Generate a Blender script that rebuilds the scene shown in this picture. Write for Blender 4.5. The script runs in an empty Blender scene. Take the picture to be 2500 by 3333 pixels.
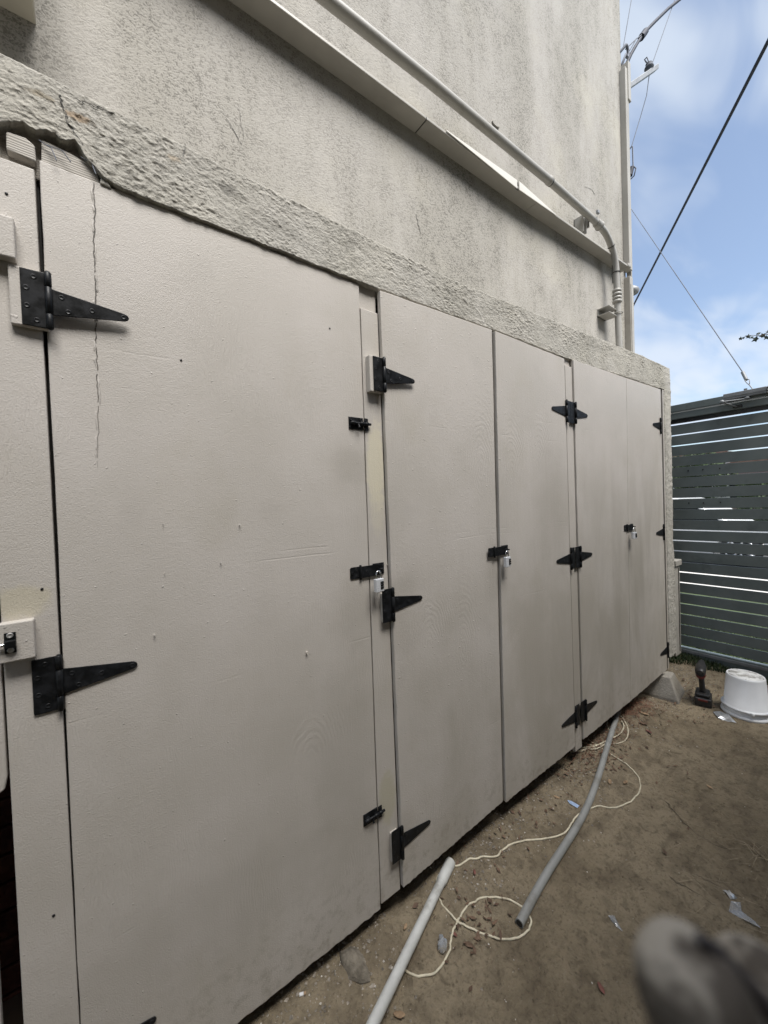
import bpy, math, random
import numpy as np
from mathutils import Vector, Matrix

# ------------------------------------------------------------------ camera, world, sun, exposure
scn = bpy.context.scene
COL = scn.collection
W, H = 2500.0, 3333.0                      # photograph size, pixel coordinates used by at*()
FPX, YAW, PITCH, ROLL = 1257.0, math.radians(36.73), math.radians(-1.155), math.radians(-2.033)
CAM = Vector((0.0, -1.05, 1.3432))

_fw = Vector((math.sin(YAW) * math.cos(PITCH), math.cos(YAW) * math.cos(PITCH), math.sin(PITCH)))
_r0 = Vector((math.cos(YAW), -math.sin(YAW), 0)); _u0 = _r0.cross(_fw)
_rt = _r0 * math.cos(ROLL) + _u0 * math.sin(ROLL)
_up = _u0 * math.cos(ROLL) - _r0 * math.sin(ROLL)

cd = bpy.data.cameras.new('camera'); cam = bpy.data.objects.new('camera', cd); COL.objects.link(cam)
cd.sensor_fit = 'HORIZONTAL'; cd.sensor_width = 36.0; cd.lens = 36.0 * FPX / W
cd.clip_start = 0.005; cd.clip_end = 2000
cd.dof.use_dof = True; cd.dof.focus_distance = 1.9; cd.dof.aperture_fstop = (cd.lens / 1000) / 0.0024
m3 = Matrix((_rt, _up, -_fw)).transposed()
cam.matrix_world = Matrix.Translation(CAM) @ m3.to_4x4()
scn.camera = cam

SUN_DIR = Vector((0.0, -0.66, 1.08)).normalized()
wd = bpy.data.worlds.new('World'); scn.world = wd; wd.use_nodes = True
SKY_STRENGTH, SUN_STRENGTH, SUN_ANGLE, EXPOSURE = 0.115, 5.0, 36.0, 0.79
sl = bpy.data.lights.new('sun', 'SUN'); sun = bpy.data.objects.new('sun', sl); COL.objects.link(sun)
sl.energy = SUN_STRENGTH; sl.angle = math.radians(SUN_ANGLE); sl.color = (1.0, 0.97, 0.93)
sun.rotation_euler = SUN_DIR.to_track_quat('Z', 'Y').to_euler()
sun.location = (2, -6, 9)
scn.view_settings.view_transform = 'Standard'; scn.view_settings.look = 'None'
scn.view_settings.gamma = 1.0; scn.view_settings.use_curve_mapping = False
scn.view_settings.exposure = EXPOSURE
scn.render.engine = 'CYCLES'
scn.cycles.max_bounces = 8; scn.cycles.diffuse_bounces = 4

# ------------------------------------------------------------------ node helper
class G:
    def __init__(s, nt): s.nt = nt
    def node(s, t, ins=None, **props):
        n = s.nt.nodes.new('ShaderNode' + t)
        for k, v in props.items(): setattr(n, k, v)
        for k, v in (ins or {}).items():
            sock = n.inputs[k]
            if isinstance(v, bpy.types.NodeSocket): s.nt.links.new(v, sock)
            else: sock.default_value = v
        return n
    def math(s, op, a, b=0.0, c=0.0, clamp=False):
        return s.node('Math', {0: a, 1: b, 2: c}, operation=op, use_clamp=clamp).outputs[0]
    def noise(s, vec, scale, detail=3.0, rough=0.55, dist=0.0):
        return s.node('TexNoise', {'Vector': vec, 'Scale': scale, 'Detail': detail, 'Roughness': rough, 'Distortion': dist}).outputs[0]
    def scale(s, vec, sx, sy, sz, off=(0, 0, 0)):
        return s.node('Mapping', {'Vector': vec, 'Scale': (sx, sy, sz), 'Location': off}).outputs[0]
    def rng(s, v, a, b, c=0.0, d=1.0, smooth=True):
        return s.node('MapRange', {'Value': v, 'From Min': a, 'From Max': b, 'To Min': c, 'To Max': d},
                      interpolation_type='SMOOTHSTEP' if smooth else 'LINEAR').outputs[0]
    def mix(s, f, a, b, mode='MIX'):
        n = s.nt.nodes.new('ShaderNodeMix'); n.data_type = 'RGBA'; n.blend_type = mode
        for i, v in ((0, f), (6, a), (7, b)):
            if isinstance(v, bpy.types.NodeSocket): s.nt.links.new(v, n.inputs[i])
            elif i == 0: n.inputs[0].default_value = v
            else: n.inputs[i].default_value = (*v, 1) if len(v) == 3 else v
        return n.outputs[2]
    def bump(s, h, strength=0.5, dist=0.01, nrm=None):
        d = {'Height': h, 'Strength': strength, 'Distance': dist}
        if nrm is not None: d['Normal'] = nrm
        return s.node('Bump', d).outputs[0]

def material(name, fn=None, color=(0.5, 0.5, 0.5), rough=0.6, metal=0.0, spec=0.5, trans=0.0, ior=1.45, coat=0.0):
    m = bpy.data.materials.new(name); m.use_nodes = True
    nt = m.node_tree; b = nt.nodes['Principled BSDF']
    b.inputs['Base Color'].default_value = (*color, 1); b.inputs['Roughness'].default_value = rough
    b.inputs['Metallic'].default_value = metal; b.inputs['Specular IOR Level'].default_value = spec
    b.inputs['Transmission Weight'].default_value = trans; b.inputs['IOR'].default_value = ior
    b.inputs['Coat Weight'].default_value = coat
    if fn:
        g = G(nt); pos = g.node('NewGeometry').outputs['Position']
        r = fn(g, pos)
        for k, v in r.items():
            if isinstance(v, bpy.types.NodeSocket): nt.links.new(v, b.inputs[k])
            else: b.inputs[k].default_value = v
    return m

# sky: Nishita with drifting cloud veils
def build_world():
    nt = wd.node_tree; g = G(nt)
    bg = nt.nodes['Background']
    sky = g.node('TexSky', sky_type='NISHITA', sun_disc=False, sun_elevation=math.asin(SUN_DIR.z),
                 sun_rotation=math.atan2(SUN_DIR.x, SUN_DIR.y), air_density=1.0, dust_density=0.6, ozone_density=1.6).outputs[0]
    d = g.node('TexCoord').outputs['Generated']
    sx = g.node('SeparateXYZ', {0: d})
    h = g.math('ADD', g.math('MAXIMUM', sx.outputs[2], 0.0), 0.22)
    u = g.math('DIVIDE', sx.outputs[0], h); v = g.math('DIVIDE', sx.outputs[1], h)
    p = g.node('CombineXYZ', {0: u, 1: v, 2: 0.0}).outputs[0]
    p = g.node('Mapping', {'Vector': p, 'Rotation': (0, 0, math.radians(28)), 'Scale': (1.0, 2.1, 1.0)}).outputs[0]
    big = g.noise(p, 1.15, 3.0, 0.55, 0.5)
    fine = g.noise(p, 3.6, 3.0, 0.5, 0.8)
    c = g.math('ADD', g.math('MULTIPLY', big, 0.78), g.math('MULTIPLY', fine, 0.22))
    cov = g.rng(c, 0.40, 0.60, 0.22, 1.0)
    lum = g.node('RGBToBW', {0: sky}).outputs[0]
    cl = g.mix(1.0, (0.26, 0.29, 0.34), lum, 'MULTIPLY')
    cl = g.mix(1.0, cl, (3.0, 3.42, 4.05), 'ADD')
    col = g.mix(cov, sky, cl)
    nt.links.new(col, bg.inputs['Color']); bg.inputs['Strength'].default_value = SKY_STRENGTH
build_world()

# ------------------------------------------------------------------ pixel -> place (on a plane of the scene)
def ray(px, py): return _rt * ((px - W / 2) / FPX) - _up * ((py - H / 2) / FPX) + _fw
def atY(px, py, y=0.0): d = ray(px, py); return CAM + d * ((y - CAM.y) / d.y)
def atZ(px, py, z): d = ray(px, py); return CAM + d * ((z - CAM.z) / d.z)
def atX(px, py, x): d = ray(px, py); return CAM + d * ((x - CAM.x) / d.x)

# ------------------------------------------------------------------ mesh builder
class MB:
    def __init__(s): s.v = []; s.f = []; s.sm = []
    def add(s, vs, fs, smooth=False):
        o = len(s.v); s.v += [tuple(p) for p in vs]; s.f += [[i + o for i in f] for f in fs]; s.sm += [smooth] * len(fs); return s
    def box(s, a, b):
        x0, y0, z0 = a; x1, y1, z1 = b
        return s.add([(x0, y0, z0), (x1, y0, z0), (x1, y1, z0), (x0, y1, z0), (x0, y0, z1), (x1, y0, z1), (x1, y1, z1), (x0, y1, z1)],
                     [(0, 3, 2, 1), (4, 5, 6, 7), (0, 1, 5, 4), (1, 2, 6, 5), (2, 3, 7, 6), (3, 0, 4, 7)])
    def prism(s, pts, axis, a, b):
        """polygon pts (2D) extruded along axis from a to b; axis 'y': pts are (x,z), 'x': (y,z), 'z': (x,y)"""
        n = len(pts)
        def P(p, t): return {'y': (p[0], t, p[1]), 'x': (t, p[0], p[1]), 'z': (p[0], p[1], t)}[axis]
        vs = [P(p, a) for p in pts] + [P(p, b) for p in pts]
        fs = [list(range(n)), list(range(2 * n - 1, n - 1, -1))] + [(i, i + n, (i + 1) % n + n, (i + 1) % n) for i in range(n)]
        ar = sum(pts[i][0] * pts[(i + 1) % n][1] - pts[(i + 1) % n][0] * pts[i][1] for i in range(n))
        flip = (ar > 0) != ((b > a) != (axis == 'y'))
        flip = not flip
        if flip: fs = [list(reversed(f)) for f in fs]
        return s.add(vs, fs)
    def tube(s, path, r, n=10, cap=True, smooth=True):
        P = [Vector(p) for p in path]; m = len(P)
        rs = r if isinstance(r, (list, tuple)) else [r] * m
        t = (P[1] - P[0]).normalized(); a = t.orthogonal().normalized(); vs = []
        for i in range(m):
            if 0 < i < m - 1: t2 = ((P[i + 1] - P[i]).normalized() + (P[i] - P[i - 1]).normalized()).normalized()
            elif i == 0: t2 = (P[1] - P[0]).normalized()
            else: t2 = (P[-1] - P[-2]).normalized()
            a = (a - t2 * a.dot(t2)).normalized(); b = t2.cross(a)
            for k in range(n):
                an = 2 * math.pi * k / n; vs.append(P[i] + (a * math.cos(an) + b * math.sin(an)) * rs[i])
        fs = [(i * n + k, i * n + (k + 1) % n, (i + 1) * n + (k + 1) % n, (i + 1) * n + k) for i in range(m - 1) for k in range(n)]
        s.add(vs, fs, smooth)
        if cap:
            s.add(vs[:n], [list(range(n - 1, -1, -1))]); s.add(vs[-n:], [list(range(n))])
        return s
    def lathe(s, c, prof, n=32, smooth=True, axis='z'):
        c = Vector(c); vs = []
        for r, z in prof:
            for k in range(n):
                a = 2 * math.pi * k / n
                q = (r * math.cos(a), r * math.sin(a), z)
                if axis == 'y': q = (q[0], -q[2], q[1])
                if axis == 'x': q = (q[2], q[0], q[1])
                vs.append(c + Vector(q))
        m = len(prof)
        fs = [(i * n + k, i * n + (k + 1) % n, (i + 1) * n + (k + 1) % n, (i + 1) * n + k) for i in range(m - 1) for k in range(n)]
        s.add(vs, fs, smooth)
        s.add(vs[:n], [list(range(n - 1, -1, -1))]); s.add(vs[-n:], [list(range(n))])
        return s
    def mesh(s, name, off=(0, 0, 0)):
        me = bpy.data.meshes.new(name)
        me.from_pydata([(x - off[0], y - off[1], z - off[2]) for x, y, z in s.v], [], s.f)
        me.polygons.foreach_set('use_smooth', s.sm); me.update(); return me
    def build(s, name, mat, parent=None, bevel=0.0, seg=2):
        off = wloc(parent) if parent else (0, 0, 0)
        o = link(name, s.mesh(name, off), mat, parent)
        if bevel: add_bevel(o, bevel, seg)
        return o

def wloc(o):
    p = Vector((0, 0, 0))
    while o: p = p + o.location; o = o.parent
    return p
def link(name, me, mat, parent=None, loc=(0, 0, 0)):
    if mat and not me.materials: me.materials.append(mat)
    o = bpy.data.objects.new(name, me); COL.objects.link(o); o.location = loc
    if parent: o.parent = parent
    return o
def add_bevel(o, w, seg=2):
    b = o.modifiers.new('bevel', 'BEVEL'); b.width = w; b.segments = seg; b.limit_method = 'ANGLE'; b.angle_limit = math.radians(40)
def tag(o, label, cat, group=None, kind=None):
    if label: o['label'] = label
    if cat: o['category'] = cat
    if group: o['group'] = group
    if kind: o['kind'] = kind
    return o
def thing(name, label, cat, loc=(0, 0, 0), group=None):
    o = bpy.data.objects.new(name, None); COL.objects.link(o); o.location = loc; o.empty_display_size = 0.05
    return tag(o, label, cat, group)
def structure(o): o['kind'] = 'structure'; return o
def gridmesh(name, Pts, nu, nv, smooth=True):
    """Pts (nu*nv,3) numpy -> quad grid mesh"""
    me = bpy.data.meshes.new(name); i = np.arange((nu - 1) * (nv - 1)); a = i // (nv - 1) * nv + i % (nv - 1)
    f = np.stack([a, a + 1, a + nv + 1, a + nv], 1).astype(np.int32)
    me.vertices.add(nu * nv); me.vertices.foreach_set('co', Pts.astype(np.float32).ravel())
    me.loops.add(len(f) * 4); me.loops.foreach_set('vertex_index', f.ravel())
    me.polygons.add(len(f)); me.polygons.foreach_set('loop_start', np.arange(len(f), dtype=np.int32) * 4)
    me.polygons.foreach_set('loop_total', np.full(len(f), 4, np.int32))
    me.polygons.foreach_set('use_smooth', np.full(len(f), smooth)); me.update(calc_edges=True); me.validate(); return me

# value noise (numpy)
def _h(ix, iy, iz, seed):
    n = (ix.astype(np.int64) * 374761393 + iy.astype(np.int64) * 668265263 + iz.astype(np.int64) * 2147483647 + seed * 974711) & 0xffffffff
    n = ((n ^ (n >> 13)) * 1274126177) & 0xffffffff
    return ((n ^ (n >> 16)) & 0xffff) / 65535.0
def vnoise(x, y, z=0.0, seed=0):
    x, y, z = np.broadcast_arrays(np.asarray(x, float), np.asarray(y, float), np.asarray(z, float))
    ix, iy, iz = np.floor(x), np.floor(y), np.floor(z); fx, fy, fz = x - ix, y - iy, z - iz
    fx, fy, fz = [t * t * (3 - 2 * t) for t in (fx, fy, fz)]; r = 0
    for dx in (0, 1):
        for dy in (0, 1):
            for dz in (0, 1):
                r = r + _h(ix + dx, iy + dy, iz + dz, seed) * (fx if dx else 1 - fx) * (fy if dy else 1 - fy) * (fz if dz else 1 - fz)
    return r
def fbm(x, y, z=0.0, o=4, seed=0):
    r, a, t = 0, 1.0, 0
    for i in range(o): r = r + a * vnoise(x * 2 ** i, y * 2 ** i, np.asarray(z) * 2 ** i, seed + i); t += a; a *= 0.5
    return r / t

# ------------------------------------------------------------------ materials
PAINT = (0.503, 0.469, 0.432)

def ell(g, pos, cx, cz, rx, rz, nz=0.5, sc=30.0, soft=0.35):
    """ragged ellipse mask on a wall facing the yard (world X,Z)"""
    s = g.node('SeparateXYZ', {0: pos})
    a = g.math('DIVIDE', g.math('SUBTRACT', s.outputs[0], cx), rx); b = g.math('DIVIDE', g.math('SUBTRACT', s.outputs[2], cz), rz)
    r = g.math('SQRT', g.math('ADD', g.math('MULTIPLY', a, a), g.math('MULTIPLY', b, b)))
    r = g.math('ADD', r, g.math('MULTIPLY', g.math('SUBTRACT', g.noise(pos, sc, 3.0), 0.5), nz * 2))
    return g.rng(r, 1.0 - soft / 2, 1.0 + soft / 2, 1.0, 0.0)

def paint_fn(door=True, patches=()):
    def fn(g, pos):
        s = g.node('SeparateXYZ', {0: pos})
        # colour: brushed acrylic, thin places, dirt running down
        big = g.noise(pos, 2.3, 4.0, 0.6)
        col = g.mix(g.rng(big, 0.35, 0.7), (PAINT[0] * 0.95, PAINT[1] * 0.95, PAINT[2] * 0.93), (PAINT[0] * 1.05, PAINT[1] * 1.05, PAINT[2] * 1.05))
        yel = g.noise(g.scale(pos, 1, 1, 0.7, (7, 0, 3)), 3.1, 4.0, 0.65)
        col = g.mix(g.rng(yel, 0.52, 0.8, 0.0, 0.32), col, (0.40, 0.365, 0.29))
        streak = g.noise(g.scale(pos, 6.5, 6.5, 1.1), 1.0, 5.0, 0.62, 0.6)
        right = g.rng(s.outputs[0], 1.1, 2.9)
        low = g.rng(s.outputs[2], 2.0, 0.9)
        f = g.math('MULTIPLY', g.math('MULTIPLY', right, low), g.rng(streak, 0.40, 0.72, 0.0, 0.42))
        col = g.mix(f, col, (0.25, 0.225, 0.185))
        stain = g.noise(g.scale(pos, 1.0, 1.0, 0.6, (2, 5, 1)), 2.6, 5.0, 0.62, 0.4)
        low2 = g.rng(s.outputs[2], 1.55, 0.55); right2 = g.rng(s.outputs[0], 0.2, 1.6, 0.35, 1.0)
        col = g.mix(g.math('MULTIPLY', g.math('MULTIPLY', low2, right2), g.rng(stain, 0.36, 0.62, 0.12, 0.62)), col, (0.335, 0.305, 0.252))
        for (cx, cz, rx, rz, k_) in ((0.66, 1.47, 0.06, 0.06, 0.30), (0.70, 1.02, 0.10, 0.12, 0.25), (1.37, 1.04, 0.07, 0.12, 0.30), (0.60, 0.55, 0.10, 0.30, 0.25), (0.86, 1.06, 0.06, 0.05, 0.28), (2.70, 0.98, 0.06, 0.14, 0.40), (0.18, 0.30, 0.25, 0.12, 0.20), (1.80, 1.30, 0.12, 0.30, 0.20)) if door else ():
            col = g.mix(g.math('MULTIPLY', ell(g, pos, cx, cz, rx, rz, 0.8, 12.0, 1.4), k_), col, (0.29, 0.265, 0.225))
        splash = g.math('MULTIPLY', g.rng(s.outputs[2], 0.30, 0.0), g.rng(g.noise(pos, 26.0, 5.0, 0.7), 0.46, 0.70, 0.0, 0.5))
        col = g.mix(splash, col, (0.22, 0.19, 0.145))
        brush = g.noise(g.scale(pos, 55.0, 55.0, 2.5), 1.0, 3.0, 0.6)
        blot = g.noise(pos, 6.5, 4.0, 0.6)
        col = g.mix(g.rng(blot, 0.56, 0.75, 0.0, 0.16), col, (0.36, 0.335, 0.305))
        speck = g.noise(pos, 210.0, 2.0, 0.5)
        col = g.mix(g.rng(speck, 0.70, 0.78, 0.0, 0.35), col, (0.28, 0.265, 0.24))
        for (cx, cz, rx, rz, c, k) in patches:
            col = g.mix(g.math('MULTIPLY', ell(g, pos, cx, cz, rx, rz, 0.55, 38.0, 0.6), k), col, c)
        # relief: stipple, plywood grain showing through, brush ridges
        stip = g.noise(pos, 330.0, 2.0, 0.6)
        orange = g.noise(pos, 95.0, 2.0, 0.55)
        gp = g.scale(pos, 9.0, 9.0, 2.2)
        rings = g.node('TexWave', {'Vector': gp, 'Scale': 1.1, 'Distortion': 9.0, 'Detail': 2.0, 'Detail Scale': 1.3, 'Detail Roughness': 0.6}).outputs[1]
        fine = g.node('TexWave', {'Vector': gp, 'Scale': 4.5, 'Distortion': 16.0, 'Detail': 2.0, 'Detail Scale': 0.9}).outputs[1]
        gmask = g.rng(g.noise(g.scale(pos, 1.0, 1.0, 0.9, (3, 1, 5)), 4.6, 2.0), 0.54, 0.70)
        grain = g.math('MULTIPLY', g.math('ADD', g.math('MULTIPLY', rings, 0.3), g.math('MULTIPLY', fine, 0.7)), gmask)
        for (cx, cz, rx, rz) in ((1.30, 1.58, 0.10, 0.17), (1.50, 1.56, 0.09, 0.15), (1.72, 1.62, 0.10, 0.12), (0.98, 0.91, 0.12, 0.08), (0.50, 0.66, 0.10, 0.06), (1.16, 0.86, 0.06, 0.16)) if door else ():
            dxx = g.math('SUBTRACT', s.outputs[0], cx - 0.02); dzz = g.math('MULTIPLY', g.math('SUBTRACT', s.outputs[2], cz - 0.10), 0.42)
            rr_ = g.math('SQRT', g.math('ADD', g.math('MULTIPLY', dxx, dxx), g.math('MULTIPLY', dzz, dzz)))
            ph = g.math('ADD', g.math('MULTIPLY', rr_, 560.0), g.math('MULTIPLY', g.noise(pos, 18.0, 3.0), 15.0))
            grain = g.math('ADD', grain, g.math('MULTIPLY', g.math('MULTIPLY', g.math('SINE', ph), 0.45), ell(g, pos, cx, cz, rx, rz, 0.7, 16.0, 0.9)))
        crumbs = g.rng(g.noise(pos, 105.0, 1.0, 0.4), 0.73, 0.80)
        patchy = g.rng(g.noise(pos, 5.0, 3.0), 0.35, 0.65, 0.35, 1.0)
        h = g.math('ADD', g.math('MULTIPLY', stip, 0.62), g.math('MULTIPLY', g.math('MULTIPLY', orange, patchy), 0.42))
        h = g.math('ADD', h, g.math('ADD', g.math('MULTIPLY', grain, 0.26), g.math('MULTIPLY', brush, 0.30))); h = g.math('ADD', h, g.math('MULTIPLY', crumbs, 0.9))
        if door:
            # faint level score lines in the ply, wobbling a little
            wob = g.math('MULTIPLY', g.math('SUBTRACT', g.noise(pos, 5.0, 2.0), 0.5), 0.016)
            z = g.math('ADD', s.outputs[2], wob)
            keep = g.rng(g.noise(g.scale(pos, 1.0, 1.0, 3.0), 4.0, 3.0), 0.50, 0.64, 0.0, 0.6)
            for zl in (1.712, 1.625, 1.222, 1.200, 0.905, 0.40):
                ln = g.rng(g.math('ABSOLUTE', g.math('SUBTRACT', z, zl)), 0.0008, 0.0030, 1.0, 0.0)
                h = g.math('SUBTRACT', h, g.math('MULTIPLY', g.math('MULTIPLY', ln, keep), 0.40))
        return {'Base Color': col, 'Normal': g.bump(h, 0.62, 0.0022), 'Roughness': g.rng(big, 0.3, 0.7, 0.48, 0.62)}
    return fn

def stucco_fn(coarse, tint=(0.388, 0.370, 0.340), spots=()):
    def fn(g, pos):
        k = 1.1 if coarse else 1.3
        n1 = g.noise(pos, 165.0 * k, 4.0, 0.62, 0.4)
        n2 = g.noise(g.scale(pos, 1.0, 1.0, 1.5), 62.0 * k, 3.0, 0.6, 0.6)
        n3 = g.noise(pos, 14.0, 3.0, 0.6)
        h = g.math('ADD', g.math('MULTIPLY', n1, 0.75), g.math('ADD', g.math('MULTIPLY', n2, 0.72), g.math('MULTIPLY', n3, 0.28)))
        grime = g.noise(g.scale(pos, 2.2, 2.2, 0.55, (4, 0, 2)), 1.3, 5.0, 0.62)
        runs = g.noise(g.scale(pos, 5.0, 5.0, 1.6, (1, 0, 9)), 1.0, 5.0, 0.68)
        gm = g.math('ADD', g.math('MULTIPLY', grime, 0.62), g.math('MULTIPLY', runs, 0.38))
        gm = g.rng(gm, 0.40, 0.62, 0.06, 1.0)
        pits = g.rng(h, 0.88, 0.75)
        col = g.mix(g.rng(grime, 0.35, 0.65), tint, (tint[0] * 0.88, tint[1] * 0.88, tint[2] * 0.86))
        yel = g.rng(g.noise(pos, 1.7, 4.0, 0.6), 0.48, 0.72, 0.0, 0.42)
        col = g.mix(yel, col, (0.455, 0.428, 0.352))
        col = g.mix(g.math('MULTIPLY', gm, 0.16 if coarse else 0.34), col, (0.27, 0.258, 0.228))
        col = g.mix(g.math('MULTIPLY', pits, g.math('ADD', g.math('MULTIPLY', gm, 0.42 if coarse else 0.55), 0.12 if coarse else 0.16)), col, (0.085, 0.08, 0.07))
        for (cx, cz, rx, rz, c, kk) in spots:
            col = g.mix(g.math('MULTIPLY', ell(g, pos, cx, cz, rx, rz, 1.0, 90.0, 0.9), kk), col, c)
        return {'Base Color': col, 'Roughness': 0.93, 'Specular IOR Level': 0.2, 'Normal': g.bump(h, 0.7 if coarse else 0.65, 0.006 if coarse else 0.005)}
    return fn

def plain_fn(c, var=0.12, sc=8.0, bump=0.25, bsc=120.0, dist=0.001, dirt=None, dirt_sc=5.0, rough=0.55, dlo=0.5, dhi=0.72):
    def fn(g, pos):
        n = g.noise(pos, sc, 4.0, 0.6)
        a = tuple(x * (1 - var) for x in c); b = tuple(min(1, x * (1 + var)) for x in c)
        col = g.mix(g.rng(n, 0.3, 0.7), a, b)
        if dirt: col = g.mix(g.rng(g.noise(pos, dirt_sc, 5.0, 0.65), dlo, dhi, 0.0, 0.75), col, dirt)
        return {'Base Color': col, 'Roughness': rough, 'Normal': g.bump(g.noise(pos, bsc, 3.0, 0.6), bump, dist)}
    return fn

CREAM = (0.60, 0.555, 0.43)
M = {}
M['chip'] = material('lifted_paint', plain_fn((0.52, 0.49, 0.45), 0.1, 30.0))
M['paint'] = material('door_paint', paint_fn(True))
M['post'] = material('post_paint', paint_fn(False, [(0.757, 1.475, 0.036, 0.135, CREAM, 0.85), (0.757, 1.33, 0.028, 0.08, CREAM, 0.35), (0.755, 0.345, 0.034, 0.085, (0.43, 0.40, 0.30), 0.75), (-0.125, 1.175, 0.045, 0.03, (0.52, 0.47, 0.33), 0.5)]))
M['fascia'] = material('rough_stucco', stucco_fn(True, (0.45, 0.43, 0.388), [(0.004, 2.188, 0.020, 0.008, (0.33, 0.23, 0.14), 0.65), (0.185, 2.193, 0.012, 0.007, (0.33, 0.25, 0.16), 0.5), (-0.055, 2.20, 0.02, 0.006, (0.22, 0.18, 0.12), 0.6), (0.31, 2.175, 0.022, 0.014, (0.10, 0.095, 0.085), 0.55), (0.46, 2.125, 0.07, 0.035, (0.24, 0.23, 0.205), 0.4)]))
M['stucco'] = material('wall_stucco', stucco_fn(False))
M['cover'] = material('painted_duct_metal', plain_fn((0.36, 0.342, 0.305), 0.06, 4.0, 0.12, 160.0, 0.0006, (0.28, 0.262, 0.23), 3.0, 0.42, 0.5, 0.8))
M['conduit'] = material('painted_conduit', plain_fn((0.335, 0.325, 0.30), 0.08, 6.0, 0.2, 140.0, 0.0008, (0.24, 0.23, 0.205), 6.0, 0.45))
M['lid'] = material('lit_lid_paint', plain_fn((0.62, 0.60, 0.55), 0.05, 4.0, 0.0, rough=0.4))  # paler than the cover: light on the lid's front put into its colour
M['splitwood'] = material('split_wood', plain_fn((0.075, 0.066, 0.055), 0.4, 60.0))
M['hood'] = material('hood_paint', plain_fn((0.40, 0.375, 0.315), 0.06, 4.0, rough=0.5))
M['seam'] = material('dark_seam', plain_fn((0.03, 0.028, 0.025), 0.2))
def black_fn(g, pos):
    n = g.noise(pos, 45.0, 4.0, 0.6); w = g.noise(pos, 320.0, 2.0)
    col = g.mix(g.rng(n, 0.4, 0.7), (0.006, 0.0065, 0.007), (0.014, 0.015, 0.017))
    return {'Base Color': col, 'Roughness': g.rng(n, 0.3, 0.7, 0.34, 0.55), 'Normal': g.bump(w, 0.25, 0.0005)}
M['black'] = material('black_steel', black_fn, spec=0.25)
M['screw'] = material('black_screw', black_fn, spec=0.35)
M['brightscrew'] = material('zinc_screw', plain_fn((0.55, 0.54, 0.52), 0.2, 60.0), metal=0.9)
def alu_fn(g, pos):
    n = g.noise(g.scale(pos, 40, 40, 600), 1.0, 2.0)
    return {'Base Color': g.mix(n, (0.62, 0.63, 0.65), (0.74, 0.75, 0.77)), 'Roughness': g.rng(n, 0.3, 0.7, 0.26, 0.4)}
M['alu'] = material('brushed_aluminium', alu_fn, metal=0.25)
M['chrome'] = material('polished_shackle', plain_fn((0.75, 0.75, 0.75), 0.05, 40.0, rough=0.16), metal=1.0)
def wood_fn(base):
    def fn(g, pos):
        w = g.node('TexWave', {'Vector': g.scale(pos, 3, 3, 40), 'Scale': 1.6, 'Distortion': 4.0, 'Detail': 3.0}, bands_direction='Z').outputs[1]
        n = g.noise(pos, 18.0, 4.0)
        col = g.mix(w, tuple(x * 0.82 for x in base), base); col = g.mix(g.rng(n, 0.5, 0.75, 0, 0.7), col, (0.06, 0.055, 0.045))
        return {'Base Color': col, 'Roughness': 0.85, 'Normal': g.bump(w, 0.3, 0.002)}
    return fn
M['oldwood'] = material('weathered_wood', wood_fn((0.46, 0.43, 0.385)))
M['inner'] = material('dark_interior_wood', wood_fn((0.12, 0.085, 0.06)))
M['brick'] = material('red_brick', plain_fn((0.13, 0.05, 0.032), 0.35, 30.0, 0.6, 90.0, 0.004, rough=0.9))
def dirt_fn(g, pos):
    a = g.noise(pos, 1.6, 5.0, 0.6); b = g.noise(pos, 9.0, 5.0, 0.65); c = g.noise(pos, 85.0, 4.0, 0.7); e = g.noise(pos, 420.0, 2.0, 0.6)
    col = g.mix(g.rng(a, 0.35, 0.65), (0.225, 0.182, 0.121), (0.300, 0.246, 0.168))
    col = g.mix(g.rng(b, 0.42, 0.66, 0.0, 0.55), col, (0.138, 0.110, 0.076))
    col = g.mix(g.rng(c, 0.50, 0.72, 0.0, 0.55), col, (0.065, 0.051, 0.038))
    col = g.mix(g.rng(g.noise(pos, 150.0, 2.0), 0.66, 0.74, 0.0, 0.5), col, (0.32, 0.28, 0.22))
    col = g.mix(g.rng(e, 0.62, 0.72, 0.0, 0.35), col, (0.27, 0.235, 0.185))
    m1 = g.noise(pos, 27.0, 4.0, 0.65, 0.5); col = g.mix(g.rng(m1, 0.50, 0.68, 0.0, 0.5), col, (0.095, 0.075, 0.052)); col = g.mix(g.rng(m1, 0.44, 0.30, 0.0, 0.35), col, (0.30, 0.25, 0.18))
    tr = g.noise(g.node('Mapping', {'Vector': pos, 'Rotation': (0, 0, 0.5), 'Scale': (3.0, 16.0, 1.0)}).outputs[0], 1.0, 4.0, 0.6, 0.4); col = g.mix(g.rng(tr, 0.54, 0.72, 0.0, 0.45), col, (0.105, 0.083, 0.058))
    h = g.math('ADD', g.math('MULTIPLY', tr, -0.7), g.math('ADD', g.math('MULTIPLY', m1, 0.8), g.math('MULTIPLY', b, 0.9)))
    h = g.math('ADD', h, g.math('ADD', g.math('MULTIPLY', c, 0.55), g.math('MULTIPLY', e, 0.22)))
    return {'Base Color': col, 'Roughness': 0.95, 'Specular IOR Level': 0.15, 'Normal': g.bump(h, 1.0, 0.014)}
M['dirt'] = material('packed_dirt', dirt_fn)
M['pebble'] = material('pebble', plain_fn((0.27, 0.235, 0.19), 0.6, 40.0, 0.4, 200.0, 0.002, (0.10, 0.085, 0.065), 33.0, 0.85))
M['pebble_pale'] = material('pale_pebble', plain_fn((0.50, 0.46, 0.40), 0.35, 50.0, 0.3, 200.0, 0.001, rough=0.8))
M['concrete'] = material('concrete', plain_fn((0.27, 0.25, 0.215), 0.22, 12.0, 0.7, 90.0, 0.005, (0.14, 0.12, 0.09), 6.0, 0.92, 0.48, 0.7))
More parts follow.
